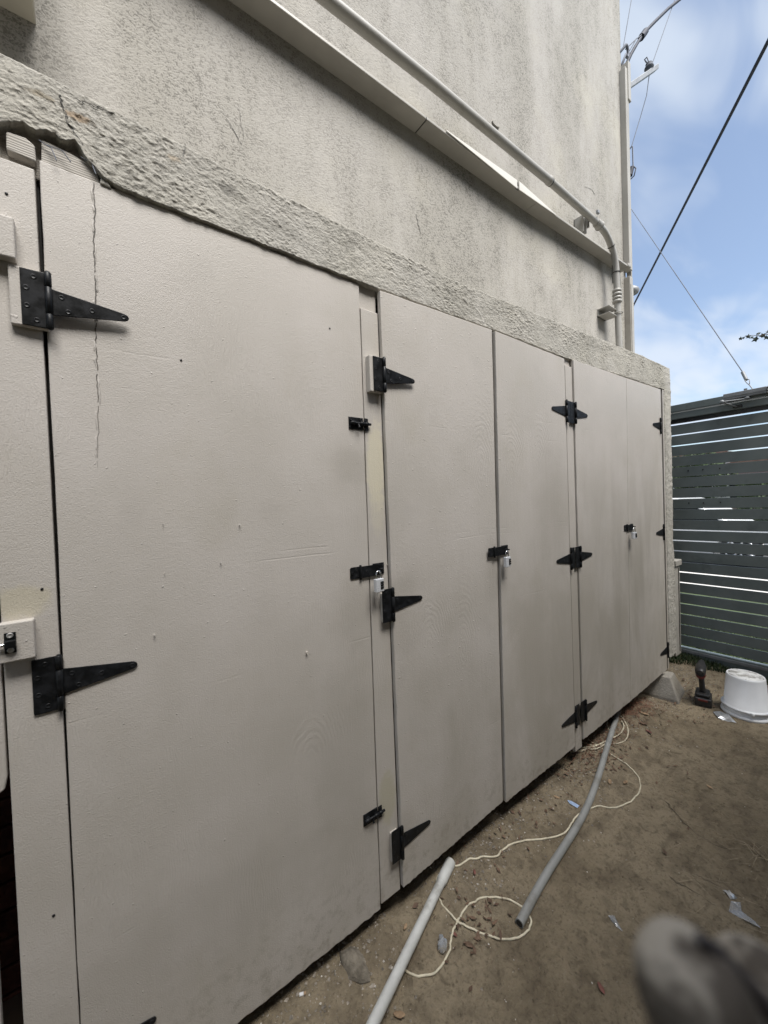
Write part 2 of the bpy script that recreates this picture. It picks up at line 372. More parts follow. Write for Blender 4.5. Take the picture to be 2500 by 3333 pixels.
M['dirtyrock'] = material('dirty_rock', plain_fn((0.19, 0.165, 0.128), 0.3, 25.0, 0.9, 110.0, 0.006, (0.09, 0.075, 0.055), 12.0, 0.95, 0.42, 0.62))
M['pvc'] = material('grey_pipe', plain_fn((0.27, 0.27, 0.255), 0.10, 10.0, 0.15, 80.0, 0.001, (0.15, 0.13, 0.10), 9.0, 0.5, 0.5, 0.78))
M['pvc_pale'] = material('pale_pipe', plain_fn((0.52, 0.52, 0.49), 0.10, 10.0, 0.15, 80.0, 0.001, (0.20, 0.18, 0.14), 12.0, 0.5, 0.5, 0.75))
M['hole'] = material('pipe_bore', plain_fn((0.02, 0.018, 0.016)))
M['cord'] = material('cream_cord', plain_fn((0.62, 0.56, 0.42), 0.15, 40.0, 0.3, 300.0, 0.001, (0.34, 0.28, 0.19), 18.0, 0.7))
M['bucket'] = material('white_bucket', plain_fn((0.80, 0.81, 0.82), 0.04, 6.0, 0.08, 60.0, 0.001, (0.42, 0.39, 0.34), 9.0, 0.35, 0.58, 0.85), spec=0.5)
M['buckettop'] = material('dirty_bucket_bottom', plain_fn((0.76, 0.76, 0.74), 0.1, 20.0, 0.2, 80.0, 0.002, (0.20, 0.18, 0.15), 22.0, 0.5, 0.44, 0.62))
M['tool'] = material('black_plastic', plain_fn((0.018, 0.017, 0.017), 0.3, 60.0, 0.3, 200.0, 0.0008, (0.09, 0.08, 0.065), 40.0, 0.42, 0.52, 0.75))
M['toolred'] = material('red_plastic', plain_fn((0.13, 0.022, 0.016), 0.2, 60.0, rough=0.4))
def gate_fn(g, pos):
    n = g.noise(pos, 4.0, 4.0, 0.6); st = g.noise(g.scale(pos, 6, 30, 120), 1.0, 3.0)
    col = g.mix(g.rng(n, 0.3, 0.7), (0.145, 0.172, 0.170), (0.185, 0.214, 0.210))
    col = g.mix(g.rng(g.noise(pos, 7.0, 5.0, 0.6), 0.56, 0.7, 0.0, 0.5), col, (0.105, 0.125, 0.123))
    return {'Base Color': col, 'Roughness': 0.42, 'Normal': g.bump(st, 0.12, 0.001)}
M['gate'] = material('grey_gate_metal', gate_fn)
M['galv'] = material('galvanised', plain_fn((0.25, 0.26, 0.27), 0.12, 20.0, rough=0.55), metal=0.2)
M['wire'] = material('wire_dark', plain_fn((0.022, 0.026, 0.042), 0.2, bump=0.0, rough=0.7))
M['steelwire'] = material('wire_steel', plain_fn((0.13, 0.14, 0.165), 0.2, bump=0.0, rough=0.8))
M['glass'] = material('pale_glass', None, (0.8, 0.86, 0.86), 0.08, trans=0.85)
M['plastic'] = material('clear_plastic', None, (0.86, 0.88, 0.9), 0.12, trans=0.8)
M['foil'] = material('foil', plain_fn((0.66, 0.67, 0.68), 0.2, 50.0, 0.6, 60.0, 0.004, rough=0.28), metal=0.7)
M['bluefilm'] = material('blue_film', plain_fn((0.35, 0.45, 0.62), 0.2, 50.0, rough=0.3))
M['leafdry'] = material('dry_leaf', plain_fn((0.15, 0.095, 0.062), 0.4, 25.0, 0.4, 120.0, 0.002, (0.085, 0.045, 0.03), 20.0, 0.8))
M['leafred'] = material('red_brown_leaf', plain_fn((0.20, 0.085, 0.065), 0.3, 25.0, 0.4, 120.0, 0.002, (0.10, 0.035, 0.03), 20.0, 0.8))
M['leaftan'] = material('tan_leaf', plain_fn((0.34, 0.235, 0.14), 0.3, 25.0, 0.4, 120.0, 0.002, (0.15, 0.09, 0.05), 20.0, 0.8))
M['straw'] = material('straw', plain_fn((0.30, 0.245, 0.165), 0.3, 30.0, rough=0.8))
M['needle'] = material('rusty_needles', plain_fn((0.16, 0.075, 0.045), 0.4, 30.0, rough=0.85))
def green_fn(c):
    def fn(g, pos):
        n = g.noise(pos, 3.0, 4.0, 0.6); f = g.noise(pos, 40.0, 2.0)
        col = g.mix(g.rng(n, 0.35, 0.65), tuple(x * 0.55 for x in c), c)
        col = g.mix(g.rng(f, 0.45, 0.7), col, tuple(x * 1.5 for x in c))
        return {'Base Color': col, 'Roughness': 0.6}
    return fn
M['grass'] = material('grass_blade', green_fn((0.062, 0.092, 0.024)))
M['moss'] = material('dark_grass', green_fn((0.030, 0.046, 0.014)))
M['leaf'] = material('hedge_leaf', green_fn((0.045, 0.075, 0.022)))
M['vine'] = material('vine_leaf', green_fn((0.055, 0.075, 0.06)))
M['bark'] = material('bark', plain_fn((0.11, 0.085, 0.06), 0.3, 20.0, 0.7, 60.0, 0.01))
M['lawn'] = material('lawn_soil', green_fn((0.055, 0.075, 0.024)))
M['asphalt'] = material('asphalt', plain_fn((0.055, 0.055, 0.055), 0.2, 10.0, 0.4, 200.0, 0.003, rough=0.9))
M['paving'] = material('pale_concrete', plain_fn((0.52, 0.50, 0.47), 0.1, 2.0, 0.3, 60.0, 0.003, rough=0.9))
M['white'] = material('white_render', plain_fn((0.72, 0.71, 0.69), 0.06, 2.0, rough=0.8))
M['pink'] = material('pink_render', plain_fn((0.42, 0.30, 0.27), 0.08, 2.0, rough=0.85))
M['rooftile'] = material('roof_tile', plain_fn((0.20, 0.12, 0.09), 0.2, 6.0, rough=0.85))
M['carpaint'] = material('white_car_paint', plain_fn((0.74, 0.745, 0.75), 0.02, 2.0, 0.0, rough=0.22), coat=0.6)
M['carglass'] = material('car_glass', None, (0.02, 0.024, 0.026), 0.06, spec=0.8)
M['tyre'] = material('tyre_rubber', plain_fn((0.018, 0.018, 0.018), 0.2, rough=0.8))
M['rim'] = material('alloy_rim', plain_fn((0.55, 0.56, 0.58), 0.05, rough=0.3), metal=0.8)
M['redlamp'] = material('red_lamp', plain_fn((0.35, 0.02, 0.015), 0.1, rough=0.15))
def glove_fn(g, pos):
    n = g.noise(pos, 75.0, 3.0, 0.6, 0.3)
    col = g.mix(g.rng(n, 0.40, 0.56), (0.075, 0.064, 0.053), (0.30, 0.274, 0.235))
    return {'Base Color': col, 'Roughness': 0.95, 'Normal': g.bump(g.noise(pos, 1200.0, 2.0), 0.4, 0.0006)}
M['glove'] = material('grey_knit', glove_fn)
M['gapdark'] = material('finger_gap_dark', plain_fn((0.05, 0.045, 0.046), 0.2, 60.0, rough=0.7))  # dark tone for the shaded gap between the fingers

M['shade_wall'] = material('shade_wall_boards', wood_fn((0.20, 0.17, 0.135)))  # dark tone picked so the unseen wall bounces little light
GZ = -0.13                                   # yard level
random.seed(4)

# ================================================================== THE SETTING
def ground_h(x, y):
    """yard surface height (numpy)"""
    x = np.asarray(x, float); y = np.asarray(y, float)
    h = GZ + 0.022 * (fbm(x * 1.3, y * 1.3, 0, 4, 3) - 0.5) + 0.010 * (fbm(x * 9, y * 9, 0, 3, 8) - 0.5)
    lump = np.clip(1 - np.abs(y + 0.02) / 0.30, 0, 1)
    h = h + lump * 0.016 * (fbm(x * 16, y * 16, 0, 3, 5) - 0.45)
    t = np.clip((y + 0.30) / 0.30, 0, 1); h = h + 0.052 * t * t * (3 - 2 * t) * (0.75 + 0.5 * fbm(x * 2.2, y * 0.5, 0, 2, 51)) * np.clip((3.15 - x) / 0.3, 0, 1)
    # earth banked up toward the gate corner
    h = h + 0.045 * np.clip((x - 3.45) / 0.5, 0, 1) * np.clip((y + 0.45) / 0.5, 0, 1)
    return h
def gz(x, y): return float(ground_h(np.array([x]), np.array([y]))[0])
def on_ground(px, py, dz=0.0):
    p = atZ(px, py, GZ)
    for _ in range(3): p = atZ(px, py, gz(p.x, p.y) + dz)
    return p

def build_ground():
    xs = np.concatenate([np.arange(-3.0, 0.3, 0.06), np.arange(0.3, 4.30, 0.011)])
    ys = np.concatenate([np.arange(-2.62, -1.0, 0.06), np.arange(-1.0, 0.30, 0.011), [0.45, 0.7, 1.2]])
    Xg, Yg = np.meshgrid(xs, ys, indexing='ij'); Zg = ground_h(Xg, Yg)
    Zg = Zg + 0.009 * (fbm(Xg * 26, Yg * 26, 0, 3, 21) - 0.5)
    me = gridmesh('ground', np.stack([Xg, Yg, Zg], -1).reshape(-1, 3), len(xs), len(ys))
    me.flip_normals()
    structure(link('ground', me, M['dirt']))
    # the land beyond, one sheet out to the horizon, just lower than everything laid on it
    g2 = MB().add([(-600, -600, GZ - 0.06), (600, -600, GZ - 0.06), (600, 600, GZ - 0.06), (-600, 600, GZ - 0.06)], [(0, 1, 2, 3)])
    structure(g2.build('terrain', M['lawn']))
build_ground()
structure(MB().box((4.30, -9, GZ - 0.05), (7.25, 14, GZ)).build('lawn', M['lawn']))
structure(MB().box((7.25, -30, GZ - 0.05), (9.3, 40, GZ + 0.012)).build('pavement', M['paving']))
structure(MB().box((9.3, -40, GZ - 0.055), (13.2, 60, GZ - 0.04)).build('road', M['asphalt']))
structure(MB().box((13.2, -40, GZ - 0.05), (14.6, 60, GZ + 0.01)).build('pavement', M['paving']))
# assumed neighbour wall, unseen behind the camera; tall and dark to shade the doors
structure(MB().box((-4.5, -2.55, GZ - 0.05), (4.05, -2.30, 4.9)).build('unseen_shade_wall', M['shade_wall'], bevel=0.01))

# ================================================================== STUCCO BUILDING
bld = thing('stucco_building', 'tall weathered grey-beige stucco building wall above the storage doors', 'building', (0, 0.27, GZ))
CX = 3.512
MB().box((-4.5, 0.27, 2.0), (CX, 4.5, 8.2)).build('wall', M['stucco'], bld, bevel=0.012)
MB().box((-4.5, 0.55, GZ - 0.05), (CX, 4.5, 2.0)).build('lower_wall', M['inner'], bld)
# flake of peeling render and a few hairline cracks standing off the wall
def flake(px, py, s):
    c = atY(px, py, 0.268); pts = []
    for k in range(9):
        a = 2 * math.pi * k / 9; r = s * random.uniform(0.5, 1.0); pts.append((c.x + r * 1.5 * math.cos(a), c.z + r * 0.6 * math.sin(a)))
    MB().prism(pts, 'y', 0.262, 0.2695).build('peeling_flake', M['stucco'], bld)
flake(1612, 402, 0.030)
def crack(pts_px, w=0.0011, yy=0.2685, par=None):
    P = [atY(px, py, yy) for px, py in pts_px]; path = []
    for a, b in zip(P[:-1], P[1:]):
        for k in range(6):
            t = k / 6; q = a.lerp(b, t); path.append(q + Vector((random.uniform(-.003, .003), 0, random.uniform(-.003, .003))))
    path.append(P[-1])
    MB().tube(path, [w * random.uniform(0.4, 1.1) for _ in path], 5, smooth=False).build('hairline_crack', M['seam'], par or bld)
crack([(1355, 698), (1362, 735), (1371, 762)]); crack([(735, 380), (762, 425), (786, 470)], 0.0009); crack([(1902, 607), (1925, 615), (1936, 632)], 0.0010)
crack([(780, 350), (786, 400), (792, 455)], 0.0005)

# ================================================================== STORAGE CABINET (doors, posts, fascia)
cab = thing('storage_cabinet', 'long beige painted wooden storage cabinet with five tall doors and stucco top', 'cabinet', (0, 0, 0))

def door(pts, y0=0.0, th=0.018, seed=0, name='door', mat=None, jag=0.0028):
    """outline TL,TR,BR,BL (x,z) with a saw-cut, slightly ragged foot"""
    k_ = (1.05 + y0) / 1.05; pts = [(x * k_, CAM.z + (z - CAM.z) * k_) for x, z in pts]
    rnd = random.Random(seed); TL, TR, BR, BL = pts; out = [TL]
    for a, b, n, j in ((TL, TR, 14, 0.0008), (TR, BR, 26, 0.0009), (BR, BL, 60, jag), (BL, TL, 26, 0.0009)):
        dx, dz = b[0] - a[0], b[1] - a[1]; L = math.hypot(dx, dz); nx, nz = -dz / L, dx / L
        for k in range(1, n + 1):
            t = k / n; d = rnd.uniform(-j, j) if k < n else 0
            out.append((a[0] + dx * t + nx * d, a[1] + dz * t + nz * d))
    out = out[:-1]
    return MB().prism(out, 'y', y0, y0 + th).build(name, mat or M['paint'], cab, bevel=0.0022)

def q(*pp): return [(p[0], p[1]) for p in pp]
door(q((-0.063, 2.072), (0.715, 2.060), (0.7105, -0.012), (-0.071, -0.006)), seed=1)
door(q((0.800, 2.066), (1.398, 2.077), (1.378, 0.024), (0.811, -0.004)), y0=-0.014, seed=2)
door(q((1.421, 2.078), (1.996, 2.070), (2.006, 0.010), (1.399, 0.008)), y0=-0.021, seed=3)
door(q((2.091, 2.084), (2.7605, 2.097), (2.7105, 0.017), (2.096, 0.011)), y0=-0.014, seed=4)
door(q((2.7625, 2.097), (3.350, 2.112), (3.364, 0.037), (2.7125, 0.017)), y0=-0.014, seed=5)
def build_split():
    """long split in the left door, crudely filled: dark jagged line with lumps of filler beside it"""
    r = random.Random(12); z = 2.066; x = 0.026; pts = []; drift = 0.0
    while z > 1.44:
        pts.append((x + drift, z)); z -= r.uniform(0.004, 0.011); x = 0.026 - (2.07 - z) * 0.030; drift = drift * 0.8 + r.uniform(-0.0016, 0.0016)
    m = MB()
    for i in range(len(pts) - 1):
        (xa, za), (xb, zb) = pts[i], pts[i + 1]; f = min(1, (za - 1.44) / 0.35)
        wa = f * 0.0011 * r.uniform(0.25, 1.2) + 0.0002; wb = f * 0.0011 * r.uniform(0.25, 1.2) + 0.0002
        if r.random() < 0.12: continue
        m.add([(xa - wa, -0.0006, za), (xa + wa, -0.0006, za), (xb + wb, -0.0006, zb), (xb - wb, -0.0006, zb)], [(0, 3, 2, 1)])
    m.build('split', M['splitwood'], cab)
    i = 0
    while i < len(pts) - 6:
        n = r.randint(3, 9); seg = pts[i:i + n]; side = r.choice((-1, -1, 1))
        if len(seg) > 2:
            P = [Vector((p[0] + side * r.uniform(0.0024, 0.0036), 0.0006, p[1])) for p in seg]
            MB().tube(P, [0.0004] + [r.uniform(0.0012, 0.0026) for _ in P[2:]] + [0.0004], 6).build('filler_ridge', M['paint'], cab)
        i += n + r.randint(0, 2)
build_split()
# posts behind the door faces
def post(x0, x1, z0, z1, y=0.012, d=0.07, name='post', mat='post'):
    return MB().box((x0, y, z0), (x1, y + d, z1)).build(name, M[mat], cab, bevel=0.002)
MB().prism([(0.7185, 1.985), (0.7865, 1.985), (0.7965, 0.002), (0.7142, 0.002)], 'y', 0.0, 0.07).build('post', M['post'], cab, bevel=0.002)
post(0.706, 0.722, 0.02, 2.05, 0.030, 0.03, 'gap_shade_strip', 'seam')  # near-black strip behind the door gap, its shade put into colour
post(0.7185, 0.7865, 1.988, 2.075, 0.010, name='post_cap')
post(0.79, 0.8035, 0.03, 2.07, 0.040, 0.03, 'gap_shade_strip', 'seam')
post(1.36, 1.430, 0.02, 2.075, 0.022, 0.05, 'gap_shade_strip', 'seam')
MB().prism([(1.9885, 2.035), (2.058, 2.035), (2.0645, -0.012), (1.9965, -0.012)], 'y', -0.006, 0.07).build('post', M['post'], cab, bevel=0.002)
post(1.9885, 2.058, 2.04, 2.085, 0.006, name='post_cap')
post(1.94, 2.0, 0.03, 2.07, 0.03, 0.03, 'gap_shade_strip', 'seam')
post(-0.156, -0.0715, -0.06, 2.048, 0.0, 0.09)                    # left post
post(-0.0725, -0.0665, 0.0, 2.06, 0.03, 0.02, 'gap_shade_strip', 'seam')
MB().box((3.3665, -0.006, 0.045), (3.386, 0.05, 2.112)).build('trim_strip', M['post'], cab, bevel=0.0015)
# header board tucked under the fascia, weathered lath showing at the broken corner
MB().box((-0.9, 0.022, 2.045), (3.37, 0.055, 2.20)).build('header_board', M['oldwood'], cab)
MB().prism([(-0.060, 2.072), (0.036, 2.070), (0.034, 2.094), (0.012, 2.106), (-0.02, 2.113), (-0.058, 2.116)], 'y', 0.002, 0.021).build('lath_board', M['oldwood'], cab, bevel=0.0015)
MB().prism([(0.036, 2.068), (0.058, 2.066), (0.052, 2.078), (0.040, 2.090)], 'y', -0.004, 0.021).build('render_lump', M['fascia'], cab, bevel=0.003)
MB().prism([(-0.112, 2.068), (-0.068, 2.064), (-0.069, 2.098), (-0.082, 2.106), (-0.111, 2.104)], 'y', 0.000, 0.021).build('lath_board', M['oldwood'], cab, bevel=0.003)
MB().box((-0.3, 0.004, 2.056), (-0.122, 0.021, 2.10)).build('lath_board', M['oldwood'], cab, bevel=0.002)
for a, b in (((-0.062, -0.002, 2.110), (-0.035, -0.012, 2.075)), ((0.005, -0.002, 2.110), (0.030, -0.012, 2.079)), ((-0.05, -0.004, 2.105), (-0.012, -0.01, 2.085))):
    MB().tube([a, ((a[0] + b[0]) / 2 + 0.006, a[1] - 0.004, (a[2] + b[2]) / 2 + 0.008), b], 0.0011, 6).build('lath_wire', M['steelwire'], cab)
# floor and left side of the cabinet keep its inside dark
MB().box((-0.95, 0.024, 0.03), (3.40, 0.545, 0.06)).build('cabinet_floor', M['inner'], cab)
MB().box((-0.98, 0.0, -0.1), (-0.95, 0.545, 2.1)).build('side_panel', M['paint'], cab)
MB().box((-0.95, 0.06, 2.1), (3.45, 0.545, 2.14)).build('inner_roof', M['inner'], cab)
for r in range(9):
    for k in range(3):
        x = -0.60 + k * 0.21 + (r % 2) * 0.1
        if x + 0.2 > -0.05: continue
        MB().box((x, 0.38, 0.0 + r * 0.075), (x + 0.2, 0.48, 0.067 + r * 0.075)).build('brick', M['brick'], cab, bevel=0.004)
# the shorter left door whose foot shows at the frame edge
MB().prism([(-0.80, 2.04), (-0.160, 2.04), (-0.1595, 0.835), (-0.164, 0.812), (-0.178, 0.803), (-0.80, 0.80)], 'y', 0.0, 0.018).build('door', M['paint'], cab, bevel=0.003)

MB().box((-0.80, 0.002, -0.10), (-0.187, 0.020, 0.797)).build('light_block_panel', M['paint'], cab, bevel=0.002)  # added panel just out of view, blocks light so the opening stays dark
# stucco fascia with a bitten-out corner, displaced mesh
def build_fascia():
    xs = np.concatenate([np.arange(-0.95, -0.2, 0.02), np.arange(-0.2, 3.5301, 0.0027)]); n = len(xs)
    topx = [-0.95, -0.111, 0.143, 0.437, 0.733, 1.148, 1.769, 2.801, 3.49]; topz = [2.236, 2.236, 2.227, 2.220, 2.212, 2.200, 2.226, 2.268, 2.285]
    lowx = [-0.95, -0.118, -0.09, -0.072, -0.037, -0.025, -0.003, 0.006, 0.019, 0.045, 0.07, 0.715, 1.398, 2.0, 2.79, 3.33, 3.49]
    lowz = [2.09, 2.099, 2.114, 2.118, 2.119, 2.115, 2.122, 2.112, 2.092, 2.070, 2.062, 2.054, 2.066, 2.063, 2.088, 2.104, 2.108]
    kf = 1.0435 / 1.03; topx, lowx = [v * kf for v in topx], [v * kf for v in lowx]; topz, lowz = [1.3432 + (v - 1.3432) * kf for v in topz], [1.3432 + (v - 1.3432) * kf for v in lowz]
    zt = np.interp(xs, topx, topz); zl = np.interp(xs, lowx, lowz)
    zt = zt + 0.006 * (fbm(xs * 7, 0, 0, 4, 1) - 0.5); zl = zl + 0.007 * (fbm(xs * 22, 5, 0, 4, 2) - 0.5) + np.where(xs < 0.06, 0.016, 0.0) * (fbm(xs * 70, 3, 0, 3, 6) - 0.5)
    YF = -0.0065; nf = 74; prof = []                   # list of (Y, z, weight of relief, normal y, normal z)
    for t in np.linspace(0, 1, 9)[:-1]: prof.append((0.0215 + (YF + 0.004 - 0.0215) * t, zl, 0.25, 0, -1))
    prof.append((YF + 0.0015, zl + 0.0012, 0.5, -0.7, -0.7))
    for t in np.linspace(0.01, 0.985, nf): prof.append((YF + 0 * xs, zl + (zt - zl) * t, 1.0, -1, 0))
    prof.append((YF + 0.004, zt - 0.0005, 0.8, -0.7, 0.7)); prof.append((YF + 0.010, zt + 0.001, 0.6, 0, 1))
    for t in np.linspace(0.1, 1, 14): prof.append((YF + 0.010 + (0.275 - YF - 0.010) * t, zt + 0.001 + 0.004 * t, 0.5, 0, 1))
    P = np.zeros((n, len(prof), 3))
    for j, (y, z, w, ny, nz) in enumerate(prof):
        y = np.broadcast_to(y, xs.shape); z = np.broadcast_to(z, xs.shape)
        s = y * 1.0 + z
        a = 1 - np.abs(2 * fbm(xs * 75 + z * 30, s * 105, y * 60, 3, 11) - 1); b = fbm(xs * 24, s * 34 + xs * 9, 0, 3, 17); c = fbm(xs * 4, s * 6, 0, 3, 23)
        e = np.clip((fbm(xs * 9, s * 14, 0, 2, 29) - 0.36) * 4, 0.15, 1)
        k1 = fbm(xs * 95 + z * 40, s * 165, y * 60, 3, 13)
        d = 0.0021 * np.clip((k1 - 0.47) * 5, 0, 1) * e + 0.0005 * np.clip((a - 0.8) * 5, -1, 1) + 0.0028 * (b - 0.5) + 0.008 * (c - 0.5)
        d = d * w
        P[:, j, 0] = xs; P[:, j, 1] = y + ny * d; P[:, j, 2] = z + nz * d
    me = gridmesh('fascia', P.reshape(-1, 3), n, len(prof))
    o = link('fascia', me, M['fascia'], cab)
    # end cap of the fascia and the jamb that carries it down to the pier block
    MB().box((3.524, -0.002, 2.12), (3.534, 0.27, 2.292)).build('fascia_end', M['fascia'], cab, bevel=0.006)
build_fascia()
crack([(192, 305), (205, 345), (225, 405), (262, 460)], 0.0011, -0.0085, cab); crack([(255, 325), (310, 345), (375, 368)], 0.0009, -0.0085, cab); crack([(262, 460), (290, 520), (345, 585)], 0.0013, -0.0082, cab); crack([(600, 470), (596, 505)], 0.0006, -0.008, cab)
def build_jamb():
    zs = np.arange(0.118, 2.13, 0.008); n = len(zs); loop = []
    # section around the jamb: inner side, front, outer side
    for t in np.linspace(0, 1, 6)[:-1]: loop.append((3.388, 0.06 - 0.065 * t, -1, 0))
    for t in np.linspace(0, 1, 22): loop.append((3.390 + 0.136 * t, -0.0075, 0, -1))
    for t in np.linspace(0, 1, 24)[1:]: loop.append((3.528, -0.0055 + 0.28 * t, 1, 0))
    P = np.zeros((n, len(loop), 3))
    lean = 0.035 * np.clip((1.0 - zs) / 0.9, 0, 1)
    for j, (x, y, nx, ny) in enumerate(loop):
        d = 0.009 * np.clip(fbm(x * 70 + y * 60, zs * 80, 0, 3, 31) - 0.45, -0.1, 0.3) + 0.008 * (fbm(x * 12, zs * 9 + y * 9, 0, 3, 37) - 0.5)
        P[:, j, 0] = x + nx * d + lean * (1 if nx >= 0 and x > 3.40 else 0.2); P[:, j, 1] = y + ny * d
        P[:, j, 2] = zs + (zs < 0.17) * 0.05 * (fbm(x * 40 + y * 30, 0, 0, 3, 41) - 0.4)
    me = gridmesh('jamb', P.reshape(-1, 3), n, len(loop)); me.flip_normals()
    link('jamb', me, M['fascia'], cab)
    MB().box((3.40, 0.02, 0.02), (3.47, 0.24, 2.1)).build('jamb_stud', M['inner'], cab)
build_jamb()

# ------------------------------------------------------------------ ironmongery (parts of the cabinet)
_mc = {}
def shared(key, fn):
    if key not in _mc: _mc[key] = fn()
    return _mc[key]
def sub(key, name, fn, mat, parent, loc=(0, 0, 0), bev=0.0):
    me = shared(key, fn); o = link(name, me, mat, parent, loc)
    if bev: add_bevel(o, bev)
    return o
def screw_mesh():
    b = MB().lathe((0, 0, 0), [(0.0052, 0.0), (0.0050, 0.0007), (0.0036, 0.0008), (0.0028, 0.0002), (0.0006, 0.0001)], 12, axis='y'); return b.mesh('screw')
def strap_outline(d):
    pts = [(0.005, 0.0265), (0.128, 0.0085), (0.134, 0.0055), (0.1365, 0.0), (0.134, -0.0055), (0.128, -0.0085), (0.005, -0.0265)]
    return [(d * x, z) for x, z in pts]
def hinge(x, z, d, y, lead=None, screws=True, plate_w=0.0425, strap_dz=0.0, block=None, plate_y=None):
    """T hinge: plate on the frame, knuckle, tapering strap on the door toward +x (d=1) or -x (d=-1)"""
    h = sub(('plate', d, plate_w), 'hinge', lambda: MB().box((min(-d * plate_w, -d * 0.002), -0.0028, -0.056), (max(-d * plate_w, -d * 0.002), 0, 0.056)).mesh('hinge'), M['black'], cab, (x, y, z), 0.0012)
    def barrel():
        b = MB()
        for a, c in ((-0.057, -0.0275), (-0.0268, 0.0268), (0.0275, 0.057)):
            b.lathe((0, -0.0056, 0), [(0.0045, a), (0.0060, a + 0.0012), (0.0060, c - 0.0012), (0.0045, c)], 14)
        b.lathe((0, -0.0056, 0), [(0.0035, -0.0585), (0.0035, 0.0585)], 10); return b.mesh('barrel')
    sub('barrel', 'barrel', barrel, M['black'], h)
    st = sub(('strap', d), 'strap', lambda: MB().prism(strap_outline(d), 'y', -0.0030, 0.0).mesh('strap'), M['black'], h, (0, 0, strap_dz), 0.001)
    if screws:
        for sx, sz in ((-0.022, 0.043), (-0.034, 0.018), (-0.034, -0.017), (-0.020, -0.043)):
            if plate_w > 0.03: sub('screw', 'screw', screw_mesh, M['screw'], h, (d * sx, -0.0027, sz))
        for sx, sz in ((0.020, 0.013), (0.030, -0.014), (0.070, -0.001), (0.126, 0.0)):
            sub('screw', 'screw', screw_mesh, M['screw'], h, (d * sx, -0.0029, sz + strap_dz))
    return h
def shim(x0, x1, z0, z1, y0, y1): MB().box((x0, y0, z0), (x1, y1, z1)).build('shim_block', M['post'], cab, bevel=0.0025)

def hinge0(x, z, d, y, **k):                  # x,z read on the plane Y=0, carried to the hinge's own plane
    f = (1.05 + y) / 1.05; return hinge(x * f, 1.3432 + (z - 1.3432) * f, d, y, **k)
hinge(-0.0585, 1.780, 1, -0.012); hinge(-0.0735, 0.998, 1, -0.001); hinge(-0.070, 0.162, 1, -0.001)
shim(-0.118, -0.0605, 1.722, 1.838, -0.012, 0.001)
hinge0(0.8020, 1.781, 1, -0.022); hinge0(0.8050, 0.998, 1, -0.0145); hinge0(0.8085, 0.164, 1, -0.0145)
shim(0.730, 0.784, 1.712, 1.830, -0.022, 0.001)
shim(0.755, 0.786, 0.945, 1.045, -0.0143, 0.001); shim(0.758, 0.788, 0.125, 0.225, -0.0143, 0.001)
for zz, xl, xr in ((1.797, 1.996, 2.090), (1.020, 2.004, 2.104), (0.170, 2.012, 2.120)):
    hinge0(xl, zz, -1, -0.0215, plate_w=0.0425); hinge0(xr, zz, 1, -0.0146, plate_w=0.0485)
for x, zz in ((3.322, 1.842), (3.342, 1.065), (3.374, 0.182)):
    hinge0(x, zz, -1, -0.0146, screws=False, plate_w=0.016)

def hasp(x, z, y, screws=True):
    """hinged hasp: screwed leaf, knuckle, long slotted leaf over a staple plate; runs to +x"""
    h = sub('haspleaf', 'hasp', lambda: MB().prism([(0.004, 0.019), (0.036, 0.019), (0.036, -0.019), (0.004, -0.019), (0.0, -0.015), (0.0, 0.015)], 'y', -0.0026, 0).mesh('hasp'), M['black'], cab, (x, y, z), 0.0008)
    sub('haspknuckle', 'knuckle', lambda: MB().lathe((0.038, -0.0042, 0), [(0.003, -0.0235), (0.0042, -0.022), (0.0042, 0.022), (0.003, 0.0235)], 12).mesh('knuckle'), M['black'], h)
    sub('haspstrap', 'strap', lambda: MB().prism([(0.040, 0.0185), (0.120, 0.0185), (0.128, 0.011), (0.128, -0.011), (0.120, -0.0185), (0.040, -0.0185)], 'y', -0.0062, -0.0034).mesh('strap'), M['black'], h, bev=0.0008)
    sub('haspplate', 'staple_plate', lambda: MB().box((0.088, -0.0022, -0.0165), (0.134, 0, 0.0215)).mesh('staple_plate'), M['black'], h, bev=0.0008)
    def staple():
        pts = [(0.106, -0.003, 0.004), (0.106, -0.016, 0.004)] + [(0.112 - 0.006 * math.cos(a), -0.016 - 0.007 * math.sin(a), 0.004) for a in np.linspace(0.3, math.pi - 0.3, 7)] + [(0.118, -0.016, 0.004), (0.118, -0.003, 0.004)]
        return MB().tube(pts, 0.0026, 8).mesh('staple')
    sub('haspstaple', 'staple', staple, M['black'], h)
    if screws:
        for sx, sz in ((0.009, 0.0), (0.024, 0.011), (0.024, -0.011)): sub('screw', 'screw', screw_mesh, M['screw'], h, (sx, -0.0025, sz))
        sub('screw', 'screw', screw_mesh, M['screw'], h, (0.062, -0.0060, 0.0))
    return h
hasp(0.6395, 1.126, -0.0005); hasp(1.299, 1.126, -0.0215); hasp(2.634, 1.140, -0.0146, False)

